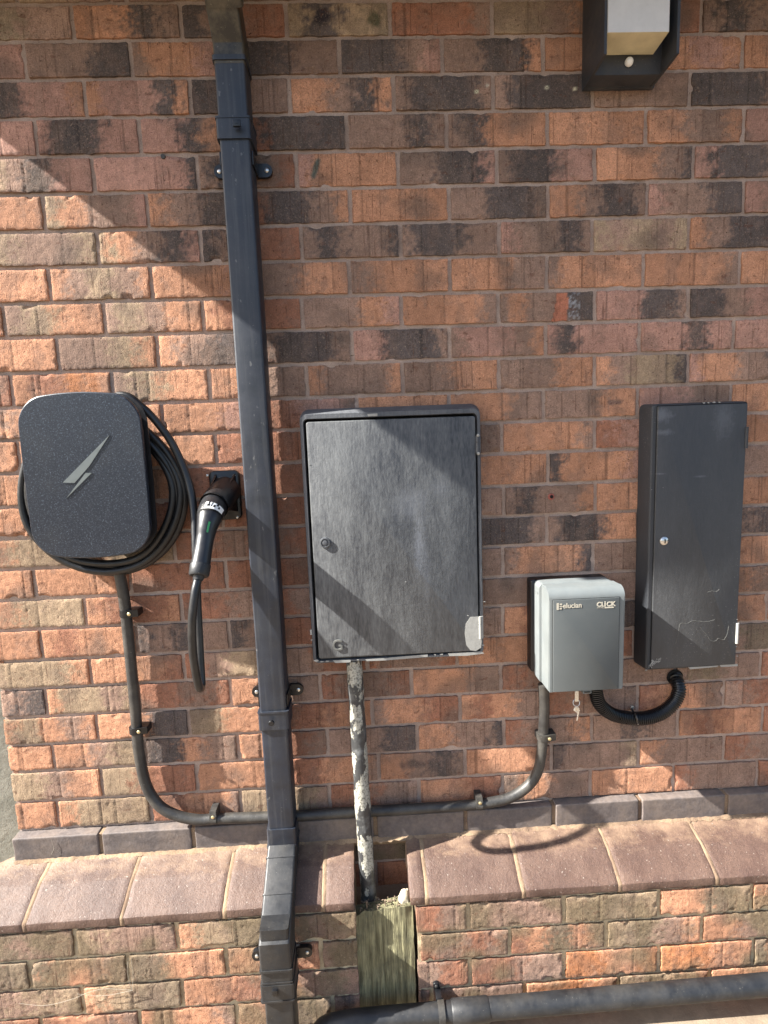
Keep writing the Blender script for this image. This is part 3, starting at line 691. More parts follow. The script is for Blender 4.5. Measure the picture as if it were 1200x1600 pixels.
obj('roof_covering', bm, M['dark_brick'], eave, False)

# ---- ground, wall in the background
bm = bmesh.new()
n = 60
for s_ in range(1):
    g = 8.0; V = [[bm.verts.new((-4 + 10 * i / n, -6 + 8.0 * j / n, -2.25)) for i in range(n + 1)] for j in range(n + 1)]
    for j in range(n):
        for i in range(n): bm.faces.new((V[j][i], V[j][i + 1], V[j + 1][i + 1], V[j + 1][i]))
    for v in bm.verts: v.co.z += noise.noise(v.co * 1.3) * 0.004
ground = obj('ground', bm, M['slab']); tag(ground, kind='structure')
bm = bmesh.new(); add_box(bm, -2.4, -0.02, 0.27, 0.42, -2.252, 0.5, 0.004)
bmesh.ops.subdivide_edges(bm, edges=[e for e in bm.edges if e.calc_length() > 0.3], cuts=60, use_grid_fill=True)
for v in bm.verts: v.co.y += noise.noise(v.co * 70) * 0.004
bw = own_origin(obj('roughcast_wall', bm, M['roughcast'])); tag(bw, 'grey roughcast wall set back beyond the left corner of the brickwork', 'wall')

# ------------------------------------------------------------------ downpipe
PX0, PX1 = 0.6405, 0.7025; PB, PFt = 0.0115, 0.0735
def sq_ring(x0, x1, c, t, hw_y, hw_x=None):
    pass
def add_sqtube(bm, path, hx, hy, r=0.006, mi=0):
    """square section swept along a path lying in a plane of constant x; path items (x, y, z)"""
    P = [Vector(p) for p in path]; rings = []
    for i, p in enumerate(P):
        a = (P[i] - P[i - 1]).normalized() if i else (P[1] - P[0]).normalized()
        b_ = (P[i + 1] - P[i]).normalized() if i < len(P) - 1 else a
        t = (a + b_).normalized(); k = 1 / max(t.dot(a), 0.5)
        nv = Vector((0, t.z, -t.y)) * -1      # outward (towards -y for a downward path)
        if nv.y > 0: nv = -nv
        xv = Vector((1, 0, 0))
        rings.append([bm.verts.new(p + xv * u + nv * (w_ * k)) for u, w_ in rrect(-hx, hx, -hy, hy, r, 4)])
    n_ = len(rings[0])
    for i in range(len(rings) - 1):
        for k in range(n_): bm.faces.new((rings[i][k], rings[i][(k + 1) % n_], rings[i + 1][(k + 1) % n_], rings[i + 1][k])).material_index = mi
    bm.faces.new(rings[0]); bm.faces.new(rings[-1])
cxp = (PX0 + PX1) / 2; cyp = -(PB + PFt) / 2; hp = (PX1 - PX0) / 2
dp = thing('downpipe', 'square dark grey plastic rainwater downpipe running the full height of the wall', 'downpipe', (cxp, cyp, -2.2))
zc = lambda px, py, p=0.084: at(px, py, p).z
bm = bmesh.new(); add_sqtube(bm, [(cxp, cyp, -0.07), (cxp, cyp, -1.86)], hp, hp, 0.005); obj('pipe', bm, M['pipe'], dp)
# swan neck at the top
neck = [(cxp, cyp, -0.090), (cxp, cyp, -0.040), (cxp, cyp - 0.085, 0.052), (cxp, cyp - 0.26, 0.135)]
bm = bmesh.new(); add_sqtube(bm, neck[:3], hp + 0.0005, hp + 0.0005, 0.006)
add_sqtube(bm, [(cxp + .006, cyp - 0.050, 0.014), (cxp + .006, cyp - 0.26, 0.145)], hp + 0.0045, hp + 0.0045, 0.006)
obj('offset_bend', bm, M['pipe_dirty'], dp)
bm = bmesh.new(); add_sqtube(bm, [(cxp, cyp, zc(370, 88)), (cxp, cyp, zc(370, 80))], hp + 0.003, hp + 0.003, 0.005); obj('rim', bm, M['pipe'], dp)
def collar(z0, z1, y=cyp, e=0.0045, mat='pipe', name='collar'):
    bm = bmesh.new()
    add_sqtube(bm, [(cxp, y, z0), (cxp, y, z1)], hp + e, hp + e, 0.006)
    add_sqtube(bm, [(cxp, y, z0 + (z1 - z0) * 0.0), (cxp, y, z0 + 0.004)], hp + e + 0.0012, hp + e + 0.0012, 0.006)
    return obj(name, bm, M[mat], dp)
c1 = collar(zc(375, 181), zc(375, 213))
bm = bmesh.new(); c0 = at(370, 193, 0.0895); add_box(bm, c0.x - .0075, c0.x + .0075, c0.y - .004, c0.y + .002, c0.z - .0065, c0.z + .0065, 0.001)
add_box(bm, c0.x - .0025, c0.x + .0025, c0.y - .0048, c0.y - .003, c0.z - .002, c0.z + .002); obj('clip_lug', bm, M['black'], c1)
c2 = collar(zc(425, 1117), zc(425, 1143))
bm = bmesh.new(); c0 = at(424, 1130, 0.0895); disc(bm, (c0.x, c0.y + .002, c0.z), 0.007, 0.005); obj('clip_lug', bm, M['black'], c2)
def bracket(py, side_px, nm='bracket', y=cyp, wallp=0.0, big=0.034):
    z = zc(425, py)
    for sgn, xe, L_ in ((-1, PX0, 0.030), (1, PX1, big)):
        bm = bmesh.new(); ear = []
        xa, xb = sorted((xe + sgn * 0.0005, xe + sgn * 0.004))
        add_box(bm, xa, xb, y - 0.022, -wallp - 0.001, z - 0.0135, z + 0.0135, 0.0012)
        for k in range(13):
            a = R(-90 + 180 * k / 12); ear.append((xe + sgn * (L_ - 0.014 + 0.014 * math.cos(a)), z + 0.014 * math.sin(a)))
        ear += [(xe + sgn * 0.001, z + 0.014), (xe + sgn * 0.001, z - 0.014)]
        add_loft(bm, [(ear, -wallp - 0.001), (ear, -wallp - 0.010)])
        b = obj(nm, bm, M['black'], dp)
        add_screw('screw', b, (xe + sgn * (L_ - 0.012), -wallp - 0.010, z), 0.0048, M['steel'])
bracket(238, 0)
bracket(1102, 0)
# lower offset stepping out over the coping
yo = -PF - 0.022 - hp                      # centre of the lower pipe in front of the plinth
zt1 = zc(430, 1300); zb1 = zc(430, 1327)
collar(zb1, zt1, e=0.004, name='socket')
bm = bmesh.new()
for k in (0, 1): add_sqtube(bm, [(cxp, cyp, zb1 - 0.003 - 0.007 * k), (cxp, cyp, zb1 + 0.001 - 0.007 * k)], hp + 0.006 - k * .001, hp + 0.006 - k * .001, 0.006)
obj('seal_ring', bm, M['pipe'], dp)
YF = yo - hp
za = -1.862; 
path = [(cxp, cyp, zb1 + 0.002), (cxp, cyp, zb1 - 0.014), (cxp, cyp - 0.030, zb1 - 0.032), (cxp, yo - 0.002, -1.948), (cxp, yo - 0.002, -1.996)]
bm = bmesh.new(); add_sqtube(bm, path, hp + 0.0034, hp + 0.0034, 0.006)
add_sqtube(bm, [(cxp, yo - 0.002, -1.992), (cxp, yo - 0.002, -1.997)], hp + 0.0055, hp + 0.0055, 0.006)
obj('offset_bend', bm, M['pipe_low'], dp)
bm = bmesh.new()
p0_, p1_ = Vector(path[2]), Vector(path[3])
for t_ in (0.05, 0.52):
    q_ = p0_.lerp(p1_, t_); add_sqtube(bm, [q_, q_ + (p1_ - p0_).normalized() * 0.003], hp + 0.0050, hp + 0.0050, 0.006)
obj('seam_rib', bm, M['pipe_low'], dp)
bm = bmesh.new(); add_sqtube(bm, [(cxp, yo, -1.9), (cxp, yo, -2.245)], hp, hp, 0.005); obj('pipe', bm, M['pipe_low'], dp)
zq = lambda py: at(435, py, PF + 0.022 + 2 * hp).z
collar(zq(1535), zq(1486), yo, 0.0036, 'pipe_low', 'socket')
c3 = collar(zq(1562), zq(1536), yo, 0.006, 'pipe_low')
bm = bmesh.new(); c0 = at(430, 1549, -YF + 0.0065); add_box(bm, c0.x - .006, c0.x + .006, c0.y - .005, c0.y + .002, c0.z - .008, c0.z + .006, 0.001); obj('clip_lug', bm, M['black'], c3)
zbk = at(480, 1481, PF).z
for sgn, xe in ((-1, PX0), (1, PX1)):
    bm = bmesh.new(); ear = []
    for k in range(13):
        a = R(-90 + 180 * k / 12); ear.append((xe + sgn * (0.026 + 0.013 * math.cos(a)), zbk + 0.013 * math.sin(a)))
    ear += [(xe + sgn * 0.001, zbk + 0.013), (xe + sgn * 0.001, zbk - 0.013)]
    add_loft(bm, [(ear, -PF - 0.001), (ear, -PF - 0.012)])
    xa, xb = sorted((xe + sgn * 0.0005, xe + sgn * 0.004)); add_box(bm, xa, xb, yo - 0.02, -PF - 0.001, zbk - 0.0125, zbk + 0.0125, 0.001)
    b = obj('bracket', bm, M['black'], dp); add_screw('screw', b, (xe + sgn * 0.027, -PF - 0.012, zbk), 0.0045, M['steel'])

# ------------------------------------------------------------------ wall lamp (top right)
lx0, lx1, lz = 1.426, 1.580, -0.1105; LP = 0.112
lamp = thing('wall_lamp', 'charcoal box wall light with white diffuser and a small motion sensor', 'wall light', ((lx0 + lx1) / 2, 0, 0))
bm = bmesh.new(); add_box(bm, lx0 + 0.004, lx1 + 0.004, -0.012, -0.001, lz - 0.001, 0.13, 0.002); obj('backplate', bm, M['lamp'], lamp)
for x in (lx0, lx1):
    bm = bmesh.new(); s_ = 1 if x == lx0 else -1
    prof_ = [(0.0, lz), (-LP * 0.62, lz + 0.001), (-LP, lz + 0.003), (-LP, 0.13), (0.0, 0.13)]
    a = [bm.verts.new((x, y, z)) for y, z in prof_]; c = [bm.verts.new((x + s_ * 0.0055, y, z)) for y, z in prof_]
    for k in range(5): bm.faces.new((a[k], a[(k + 1) % 5], c[(k + 1) % 5], c[k]))
    bm.faces.new(a); bm.faces.new(c)
    obj('side_panel', bm, M['lamp'], lamp, False)
bm = bmesh.new()
a = [bm.verts.new(p) for p in ((lx0 + .0075, -0.001, lz + .001), (lx1 - .0075, -0.001, lz + .001), (lx1 - .0055, -0.052, lz + 0.001), (lx0 + .0055, -0.052, lz + 0.001), (lx1 - .0055, -0.056, lz + 0.06), (lx0 + .0055, -0.056, lz + 0.06))]
bm.faces.new((a[0], a[1], a[2], a[3])); bm.faces.new((a[3], a[2], a[4], a[5])); b2 = [bm.verts.new(p) for p in ((lx0 + .0075, -0.001, lz + .06), (lx1 - .0075, -0.001, lz + .06))]
bm.faces.new((a[5], a[4], b2[1], b2[0])); bm.faces.new((a[1], a[0], b2[0], b2[1])); bm.faces.new((a[0], a[3], a[5], b2[0])); bm.faces.new((a[2], a[1], b2[1], a[4]))
sf = obj('sensor_housing', bm, M['lamp'], lamp, False)
c0 = at(982, 98, 0.054); bm = bmesh.new(); disc(bm, (c0.x, c0.y + .003, c0.z), 0.0105, 0.003, 24); obj('sensor_ring', bm, M['black'], sf)
bm = bmesh.new(); bmesh.ops.create_uvsphere(bm, u_segments=24, v_segments=14, radius=0.0088)
for v in bm.verts: v.co = Vector((c0.x, c0.y - 0.002, c0.z)) + v.co
obj('motion_sensor', bm, M['white'], sf)
dzb = -0.0725; dzt = -0.0700
bm = bmesh.new()
q = [(-0.001 - .012, dzb), (-0.0575, dzb), (-LP - 0.003, dzt), (-LP - 0.003, 0.128), (-0.013, 0.128)]
x0, x1 = 1.4318, 1.556
add = []
a = [bm.verts.new((x0, y, z)) for y, z in q]; c = [bm.verts.new((x1, y, z)) for y, z in q]
for k in range(5):
    f = bm.faces.new((a[k], a[(k + 1) % 5], c[(k + 1) % 5], c[k])); f.material_index = 1 if k in (0, 1) else 0
bm.faces.new(a); bm.faces.new(c)
obj('diffuser', bm, [M['diffuser'], M['diff_low']], lamp, False)

# ------------------------------------------------------------------ vehicle charger
ex0, ex1, ez0, ez1 = 0.181, 0.439, -1.0910, -0.733
ecx, ecz = (ex0 + ex1) / 2, (ez0 + ez1) / 2
ch = thing('vehicle_charger', 'black speckled vehicle charger with a silver lightning emblem on its cover', 'charger', (ecx, 0, ecz))
def outline(sx, sz, n=96, ox=0.0):
    hx, hz = (ex1 - ex0) / 2 * sx, (ez1 - ez0) / 2 * sz; r = 0.052 * min(sx, 1); out = []
    for (x, z) in rrect(-hx + 0.003, hx - 0.003, -hz + 0.017, hz - 0.017, r, 10):
        bx = 1 - (x / hx) ** 2; bz = 1 - (z / hz) ** 2
        z += math.copysign(0.017 * max(bx, 0) ** 0.8, z) * min(abs(z) / (hz * 0.6), 1); x += math.copysign(0.003 * max(bz, 0), x) * min(abs(x) / (hx * 0.6), 1)
        out.append((ecx + x + ox, ecz + z))
    return out
# resample so long edges have points to bow
def dens(o, step=0.012):
    r = []
    for i, a in enumerate(o):
        b_ = o[(i + 1) % len(o)]; d = math.hypot(b_[0] - a[0], b_[1] - a[1]); k = max(1, int(d / step))
        r += [(a[0] + (b_[0] - a[0]) * t / k, a[1] + (b_[1] - a[1]) * t / k) for t in range(k)]
    return r
def outline(sx=1.0, sz=1.0):
    hx, hz = (ex1 - ex0) / 2 * sx, (ez1 - ez0) / 2 * sz; out = []
    for (x, z) in dens(rrect(-hx + 0.003, hx - 0.003, -hz + 0.016, hz - 0.016, 0.050, 10)):
        bx = max(1 - (x / hx) ** 2, 0); bz = max(1 - (z / hz) ** 2, 0)
        out.append((ecx + x + math.copysign(0.003 * bz, x) * min(abs(x) / hx * 1.6, 1), ecz + z + math.copysign(0.016 * bx, z) * min(abs(z) / hz * 1.6, 1)))
    return out
def scaled(o, k): return [(ecx + (x - ecx) * k, ecz + (z - ecz) * k) for x, z in o]
oc = outline()
bm = bmesh.new()
add_loft(bm, [(scaled(oc, 0.72), -0.002), (scaled(oc, 0.72), -0.062)])
add_loft(bm, [(scaled(oc, 0.90), -0.062), (scaled(oc, 1.012), -0.064), (scaled(oc, 1.012), -0.0672), (scaled(oc, 0.90), -0.068), (scaled(oc, 0.86), -0.088)])
obj('back_case', bm, M['case'], ch)
bm = bmesh.new()
add_loft(bm, [(scaled(oc, 0.93), -0.086), (scaled(oc, 0.993), -0.088), (scaled(oc, 1.0), -0.090), (scaled(oc, 1.0), -0.096), (scaled(oc, 0.996), -0.0985), (scaled(oc, 0.985), -0.100)])
fc = obj('front_cover', bm, M['glitter'], ch)
bm = bmesh.new()
for poly in ([(171.5, 679.5), (98.5, 754), (117, 754.5), (140, 728)], [(143.5, 739), (134, 739), (104, 778.5)]):
    P = [at(x, y, 0.1) for x, y in poly]
    add_prism(bm, [(p.x, p.z) for p in P], -0.0995, -0.1012)
obj('lightning_emblem', bm, M['emblem'], fc, False)

# ---- charging cable: coils on the charger, loop and connector
cc = at(158, 772, 0.04)
pts = []
turns = 4.55; n_ = 150
for k in range(n_):
    a = R(200) - 2 * math.pi * turns * k / n_    # clockwise seen from the front
    t = k / n_
    r_ = 0.152 + 0.030 * min(t * 1.25, 1) + 0.003 * math.sin(5 * a + 3 * t)
    lay = int(t * turns)
    y = -(0.014 + 0.040 * ((t * turns) % 1.0 if lay % 2 == 0 else 1 - (t * turns) % 1.0))
    pts.append(Vector((cc.x + 0.004 + r_ * 0.985 * math.cos(a), y, cc.z - 0.004 + r_ * math.sin(a))))
# keep going from wherever the coil is near the upper left
while math.degrees(math.atan2(pts[-1].z - cc.z, pts[-1].x - cc.x)) < 95 or pts[-1].z < cc.z: pts.pop()
tail = [at(186, 618, .052), at(222, 636, .05), at(258, 676, .048), at(280, 715, .048), at(295, 755, .055), at(303, 800, .070), at(306, 870, .10), at(309, 950, .118), at(313, 1030, .137), at(315, 1068, .152),
        at(313, 1076, .170), at(309, 1066, .187), at(302, 1025, .200), at(300, 975, .205), at(304, 930, .196), at(309, 905, .182)]
pts = spline(pts[::3] + tail, 6)
cable = thing('charging_cable', 'thick black charging cable coiled round the charger and looping down below its plug', 'cable', (cc.x, -0.04, cc.z))
bm = bmesh.new(); add_tube(bm, pts, 0.0086, 14); obj('cable', bm, M['rubber'], cable, True, 80)
# connector gun
gp = [at(345, 776, .045), at(336, 788, .075), at(330, 800, .10), at(326.5, 812, .118), at(323.5, 824, .130), at(321, 838, .139), at(318, 855, .150), at(315.5, 870, .160), at(313.5, 882, .168)]
gr = [0.0285, 0.029, 0.0285, 0.0255, 0.0215, 0.0188, 0.0185, 0.0190, 0.0196]
gs = spline(gp, 5); gk = [gr[min(i // 5, 8)] + (gr[min(i // 5 + 1, 8)] - gr[min(i // 5, 8)]) * (i % 5) / 5 for i in range(len(gs))]
bm = bmesh.new(); add_tube(bm, gs, gk, 28); cn = obj('connector', bm, M['case'], cable, True, 60)
gd = (gp[-1] - gp[-2]).normalized()
bm = bmesh.new(); e0 = gp[-1]; add_tube(bm, [e0, e0 + gd * .002, e0 + gd * 0.022, e0 + gd * 0.025], [0.0205, 0.0212, 0.0205, 0.0185], 28)
add_tube(bm, [e0 + gd * .024, e0 + gd * .034], [0.0125, 0.0095], 20); obj('end_collar', bm, M['pipe_low'], cn)
# collar at the head + label + light strip wrapped on the surface
def on_gun(i, u, v_, lift=0.0006):
    """point on the gun's surface: i along the spline, u angle from the camera side"""
    fr = frames(gs)[i]; p, a, b_ = fr; t = a.cross(b_)
    o = (Vector(CAM) - p); t = (gs[min(i + 1, len(gs) - 1)] - gs[max(i - 1, 0)]).normalized(); o = (o - o.dot(t) * t).normalized(); s_ = t.cross(o)
    return p + (o * math.cos(u) + s_ * math.sin(u)) * (gk[i] + lift)
def patch(name, i0, i1, u0, u1, mat, lift=0.0008):
    bm = bmesh.new(); m_ = 8; V = [[bm.verts.new(on_gun(i, u0 + (u1 - u0) * k / m_, 0, lift)) for k in range(m_ + 1)] for i in range(i0, i1 + 1)]
    B = [[bm.verts.new(on_gun(i, u0 + (u1 - u0) * k / m_, 0, -0.0005)) for k in range(m_ + 1)] for i in range(i0, i1 + 1)]
    for W_ in (V, B):
        for j in range(len(V) - 1):
            for k in range(m_): bm.faces.new((W_[j][k], W_[j][k + 1], W_[j + 1][k + 1], W_[j + 1][k]))
    rim = [(j, 0) for j in range(len(V))] + [(len(V) - 1, k) for k in range(1, m_ + 1)] + [(j, m_) for j in range(len(V) - 2, -1, -1)] + [(0, k) for k in range(m_ - 1, 0, -1)]
    for (a, c), (a2, c2) in zip(rim, rim[1:] + rim[:1]): bm.faces.new((V[a][c], V[a2][c2], B[a2][c2], B[a][c]))
    return obj(name, bm, mat, cn)
LB = patch('label', 10, 13, -0.95, 0.62, M['white'])
U = 1
lu = on_gun(11, 0, 0)
for (i0, i1, u0, u1) in ((11, 12, -0.55, -0.42), (10, 11, -0.38, -0.22), (11, 12, -0.18, -0.02), (10, 12, 0.1, 0.16), (11, 12, 0.24, 0.46), (10, 11, 0.30, 0.40)):
    patch('print', i0, i1, u0, u1, M['black'], 0.0013)
patch('light_strip_rim', 19, 25, -0.30, 0.10, M['black'], 0.0007)
patch('light_strip', 19, 24, -0.20, -0.02, M['green'], 0.0013)
bm = bmesh.new(); add_tube(bm, [gs[13] - (gs[14] - gs[13]) * .1, gs[14]], [gk[13] + 0.0008, gk[14] + 0.0006], 28, False); obj('seam', bm, M['gap'], cn)

# ---- connector holder on the wall
ho = thing('connector_holder', 'black moulded wall holder gripping the charging plug beside the downpipe', 'plug holder', (0.582, 0, -0.97))
bm = bmesh.new(); slab(bm, 0.547, 0.6175, -1.0305, -0.9145, 0.013, -0.0015, -0.011, 0.003); obj('wall_plate', bm, M['black'], ho)
h0 = Vector((0.585, -0.008, -0.960)); hd = (gs[6] - h0).normalized(); h1 = gs[5] + hd * 0.004
bm = bmesh.new(); add_tube(bm, [h0, h0 + (h1 - h0) * 0.5, h1 - hd * 0.006, h1], [0.0345, 0.0335, 0.0330, 0.0315], 32)
# webs either side
for sx in (-0.022, 0.022):
    v = [bm.verts.new(p) for p in ((0.584 + sx, -0.01, -0.922), (0.584 + sx, -0.01, -1.012), (h1.x + sx * .8, h1.y + .012, h1.z - 0.012), (h1.x + sx * .8, h1.y + .012, h1.z + 0.026))]
    v2 = [bm.verts.new(q.co + Vector((0.004, 0, 0))) for q in v]
    for k in range(4): bm.faces.new((v[k], v[(k + 1) % 4], v2[(k + 1) % 4], v2[k]))
    bm.faces.new(v); bm.faces.new(v2[::-1])
obj('socket_barrel', bm, M['black'], ho)
bm = bmesh.new(); add_tube(bm, [h1 - hd * .001, h1 + hd * 0.0045], [0.0300, 0.0325], 32, False)
add_tube(bm, [h1 - hd * .001, h1 + hd * 0.0045], [0.0285, 0.0310], 32, False); obj('barrel_rim', bm, M['pipe_low'], ho)
for x, y in ((324, 743), (366, 743), (371, 808)):
    c0 = at(x, y, 0.011); add_screw('screw', ho, tuple(c0), 0.0032, M['steel'])

# ------------------------------------------------------------------ meter box
mb = thing('gas_meter_box', 'large grey-black brushed paint meter box with a G on its door', 'meter box', (0.974, 0, -1.37))
bx0, bx1, bz0, bz1 = 0.7700, 1.1770, -1.3765, -0.7935
o = lambda l, r_, t, b_, rad: rrect(bx0 + l, bx1 - r_, bz0 + b_, bz1 - t, rad, 6)
bm = bmesh.new()
add_loft(bm, [(o(-0.003, -0.006, -0.012, -0.002, 0.022), -0.001), (o(-0.002, -0.005, -0.011, -0.001, 0.022), -0.026), (o(-0.001, -0.001, -0.005, 0, 0.020), -0.044), (o(0, 0, 0, 0, 0.016), -0.055),
              (o(0.002, 0.002, 0.002, 0.002, 0.014), -0.059), (o(0.0075, 0.0075, 0.0115, 0.006, 0.010), -0.0595), (o(0.0085, 0.0085, 0.0125, 0.007, 0.009), -0.057), (o(0.009, 0.009, 0.013, 0.0075, 0.009), -0.040)], True, False)
obj('frame', bm, M['meter_frame'], mb)
bm = bmesh.new(); add_prism(bm, o(0.006, 0.006, 0.006, 0.006, 0.006), -0.030, -0.041); obj('recess', bm, M['gap'], mb)
dx0, dx1, dz0, dz1 = bx0 + 0.0145, bx1 - 0.0125, bz0 + 0.0125, bz1 - 0.0185
bm = bmesh.new(); slab(bm, dx0, dx1, dz0, dz1, 0.006, -0.041, -0.0615, 0.0022)
dr = obj('door', bm, M['meter_door'], mb)
kc = at(508, 848, 0.0615); bm = bmesh.new()
sg = 28; ring = lambda q: [(kc.x + q * math.cos(2 * math.pi * k / sg), kc.z + q * math.sin(2 * math.pi * k / sg)) for k in range(sg)]
add_loft(bm, [(ring(0.0125), -0.0612), (ring(0.0120), -0.0645), (ring(0.0095), -0.0650), (ring(0.0085), -0.0630), (ring(0.0062), -0.0630), (ring(0.0058), -0.0650), (ring(0.003), -0.0655)])
obj('lock', bm, M['meter_frame'], dr)
me = text_mesh('G', 0.036, 0.0016, at(519, 1016, 0.0622), off=0.0004); link('letter_g', me, M['scuff'], dr)
# bare patch and chips
def blob(px, p, thick, parent, name, mat, jag=0.0):
    P = []
    for x, y in px:
        q = at(x, y, p); P.append((q.x + rnd.uniform(-jag, jag), q.z + rnd.uniform(-jag, jag)))
    bm = bmesh.new(); add_prism(bm, P, -p + 0.0004, -p - thick); return obj(name, bm, mat, parent, False)
blob([(735, 964), (747, 963), (752, 968), (753, 1000), (752, 1012), (744, 1017), (735, 1016), (729, 1008), (726, 990), (728, 975)], 0.0616, 0.0004, dr, 'paint_chip', M['chip'], 0.0008)
blob([(571, 1030.5), (600, 1028.5), (636, 1025), (668, 1022.5), (668, 1026), (640, 1029), (600, 1032), (573, 1033)], 0.0597, 0.0006, mb, 'paint_chip', M['chip'], 0.0006)
blob([(700, 1021), (730, 1019.5), (752, 1018), (757, 1021), (730, 1024), (702, 1025)], 0.0597, 0.0006, mb, 'paint_chip', M['chip'], 0.0006)
blob([(520, 1032), (548, 1031.5), (548, 1035), (524, 1035.5)], 0.0597, 0.0006, mb, 'paint_chip', M['chip'], 0.0006)
blob([(574, 646.5), (590, 646), (590, 650), (575, 650.5)], 0.0597, 0.0006, mb, 'paint_chip', M['chip'], 0.0004)
blob([(484, 984), (487, 984), (488, 992), (485, 992)], 0.0597, 0.0006, mb, 'paint_chip', M['chip'], 0.0004)
rc = random.Random(5)
def nick(x, y, s_, parent, p, lift=0.0006):
    P = []
    for t in range(7):
        an = t * 0.8976 + rc.uniform(-.3, .3); w_ = at(x + s_ * math.cos(an) * rc.uniform(.6, 1.9), y + s_ * math.sin(an) * rc.uniform(.4, .8), p); P.append((w_.x, w_.z))
    bm = bmesh.new(); add_prism(bm, P, -p + 0.0004, -p - lift); return obj('paint_chip', bm, M['chip'], parent, False)
for x, y, s_ in ((494, 1032, 2.6), (503, 1034, 1.8), (512, 1033, 2.2), (560, 1031, 1.4), (680, 1023, 1.5), (690, 1022.5, 1.8), (487, 1000, 1.3), (484, 950, 1.0), (755, 1008, 1.5), (757, 940, 1.1)):
    nick(x, y, s_, mb, 0.0597)
for x, y, s_ in ((748, 1006, 1.6), (741, 1013, 1.3), (634, 909, 0.9), (731, 962, 1.2), (484, 726, 0.9)): nick(x, y, s_, dr, 0.0616)
for y0, y1, c in ((681, 708, 'meter_frame'), (963, 998, 'chip')):
    a, b_ = at(750, y0, 0.061), at(750, y1, 0.061)
    x = bx1 - 0.0085
    bm = bmesh.new(); zs = [a.z, a.z * .65 + b_.z * .35, a.z * .62 + b_.z * .38, b_.z]
    add_tube(bm, [(x, -0.0615, zs[0]), (x, -0.0615, zs[1])], 0.0035, 12); add_tube(bm, [(x, -0.0615, zs[2]), (x, -0.0615, zs[3])], 0.0035, 12)
    add_box(bm, x - 0.006, x + 0.0075, -0.0605, -0.0580, b_.z, a.z, 0.0005)
    h = obj('hinge', bm, M[c], mb)
    if c != 'chip':
        for zz in (a.z + .001, b_.z - .001):
            bm = bmesh.new(); bmesh.ops.create_icosphere(bm, subdivisions=2, radius=0.0034)
            for v in bm.verts: v.co = Vector((x + .001, -0.0635, zz)) + v.co * (1 + 0.5 * noise.noise(v.co * 900))
            obj('paint_chip', bm, M['chip'], h)

# ------------------------------------------------------------------ tall meter cabinet
tb = thing('electric_meter_box', 'tall narrow glossy black meter box with a chrome lock', 'meter box', (1.672, 0, -1.42))
tx0, tx1, tz0, tz1 = 1.5745, 1.8030, -1.4410, -0.8000
bm = bmesh.new()
o = lambda d, rad: rrect(tx0 + d, tx1 - d, tz0 + d, tz1 - d, rad, 5)
add_loft(bm, [(o(-0.003, 0.012), -0.001), (o(-0.002, 0.012), -0.020), (o(0, 0.009), -0.042), (o(0.0015, 0.007), -0.0490), (o(0.004, 0.005), -0.0510)])
obj('body', bm, M['tall_body'], tb)
bm = bmesh.new(); slab(bm, tx0 + 0.0115, tx1 - 0.0035, tz0 + 0.0045, tz1 - 0.0035, 0.002, -0.0505, -0.0515, 0.0005); obj('gap_line', bm, M['gap'], tb)
bm = bmesh.new(); slab(bm, tx0 + 0.0130, tx1 - 0.0055, tz0 + 0.0060, tz1 - 0.0055, 0.0018, -0.0510, -0.0550, 0.0012)
td = obj('door', bm, M['tall_door'], tb)
kc = at(1037, 845, 0.0550); bm = bmesh.new(); disc(bm, tuple(kc), 0.0098, 0.004, 28, 0.002); lk = obj('lock', bm, M['steel'], td)
bm = bmesh.new(); add_box(bm, kc.x - .0012, kc.x + .0012, kc.y - 0.0070, kc.y - .004, kc.z - .005, kc.z + .005, 0.0003); obj('keyhole', bm, M['gap'], lk)
for y0, y1, c in ((667, 701, 'tall_body'), (973, 1005, 'chip')):
    a, b_ = at(1161, y0, 0.055), at(1156, y1, 0.055); x = tx1 - 0.0045
    bm = bmesh.new(); add_tube(bm, [(x, -0.0550, a.z), (x, -0.0550, b_.z)], 0.0036, 12); add_box(bm, x - 0.001, x + 0.003, -0.0545, -0.0495, b_.z, a.z, 0.0004); obj('hinge', bm, M[c], tb)
for P in ([(1075, 1042.5), (1110, 1040), (1122, 1039.5), (1120, 1042), (1078, 1045.5)], [(1124, 1039), (1152, 1037), (1152, 1040.5), (1126, 1042)]):
    blob(P, 0.0512, 0.0012, tb, 'paint_chip', M['chip'], 0.0005)
for cxy, rr, n_ in (((1022, 1034), 6, 18), ((1016, 1040), 4, 8), ((1030, 1031), 4, 8)):
    for k in range(n_):
        a = rnd.uniform(0, 6.28); q = rnd.uniform(0, rr); x, y = cxy[0] + q * math.cos(a) * 1.2, cxy[1] + q * math.sin(a) * .8; s_ = rnd.uniform(0.6, 1.7)
        if k == 0: bmc = bmesh.new()
        P = []
        for t in range(6):
            an = t * 1.047 + rnd.uniform(-.3, .3); w_ = at(x + s_ * math.cos(an) * rnd.uniform(.6, 1.3), y + s_ * math.sin(an) * rnd.uniform(.6, 1.2), 0.0550); P.append((w_.x, w_.z))
        add_prism(bmc, P, -0.0548, -0.0554)
    obj('paint_chip', bmc, M['chip'], td, False)
for x, y, s_ in ((1100, 629.5, 1.8), (1107, 629, 1.6), (1116, 628.8, 2.0), (1124, 628.5, 1.5), (1163, 633, 1.2), (1010, 1047, 1.5), (1160, 735, 1.2), (1150, 1010, 1.1), (1152, 1025, 1.0)): nick(x, y, s_, tb, 0.0513)
for x, y, s_ in ((1036, 762, 0.6), (1152, 968, 0.8), (1018, 765, 0.6)): nick(x, y, s_, td, 0.0551, 0.0004)
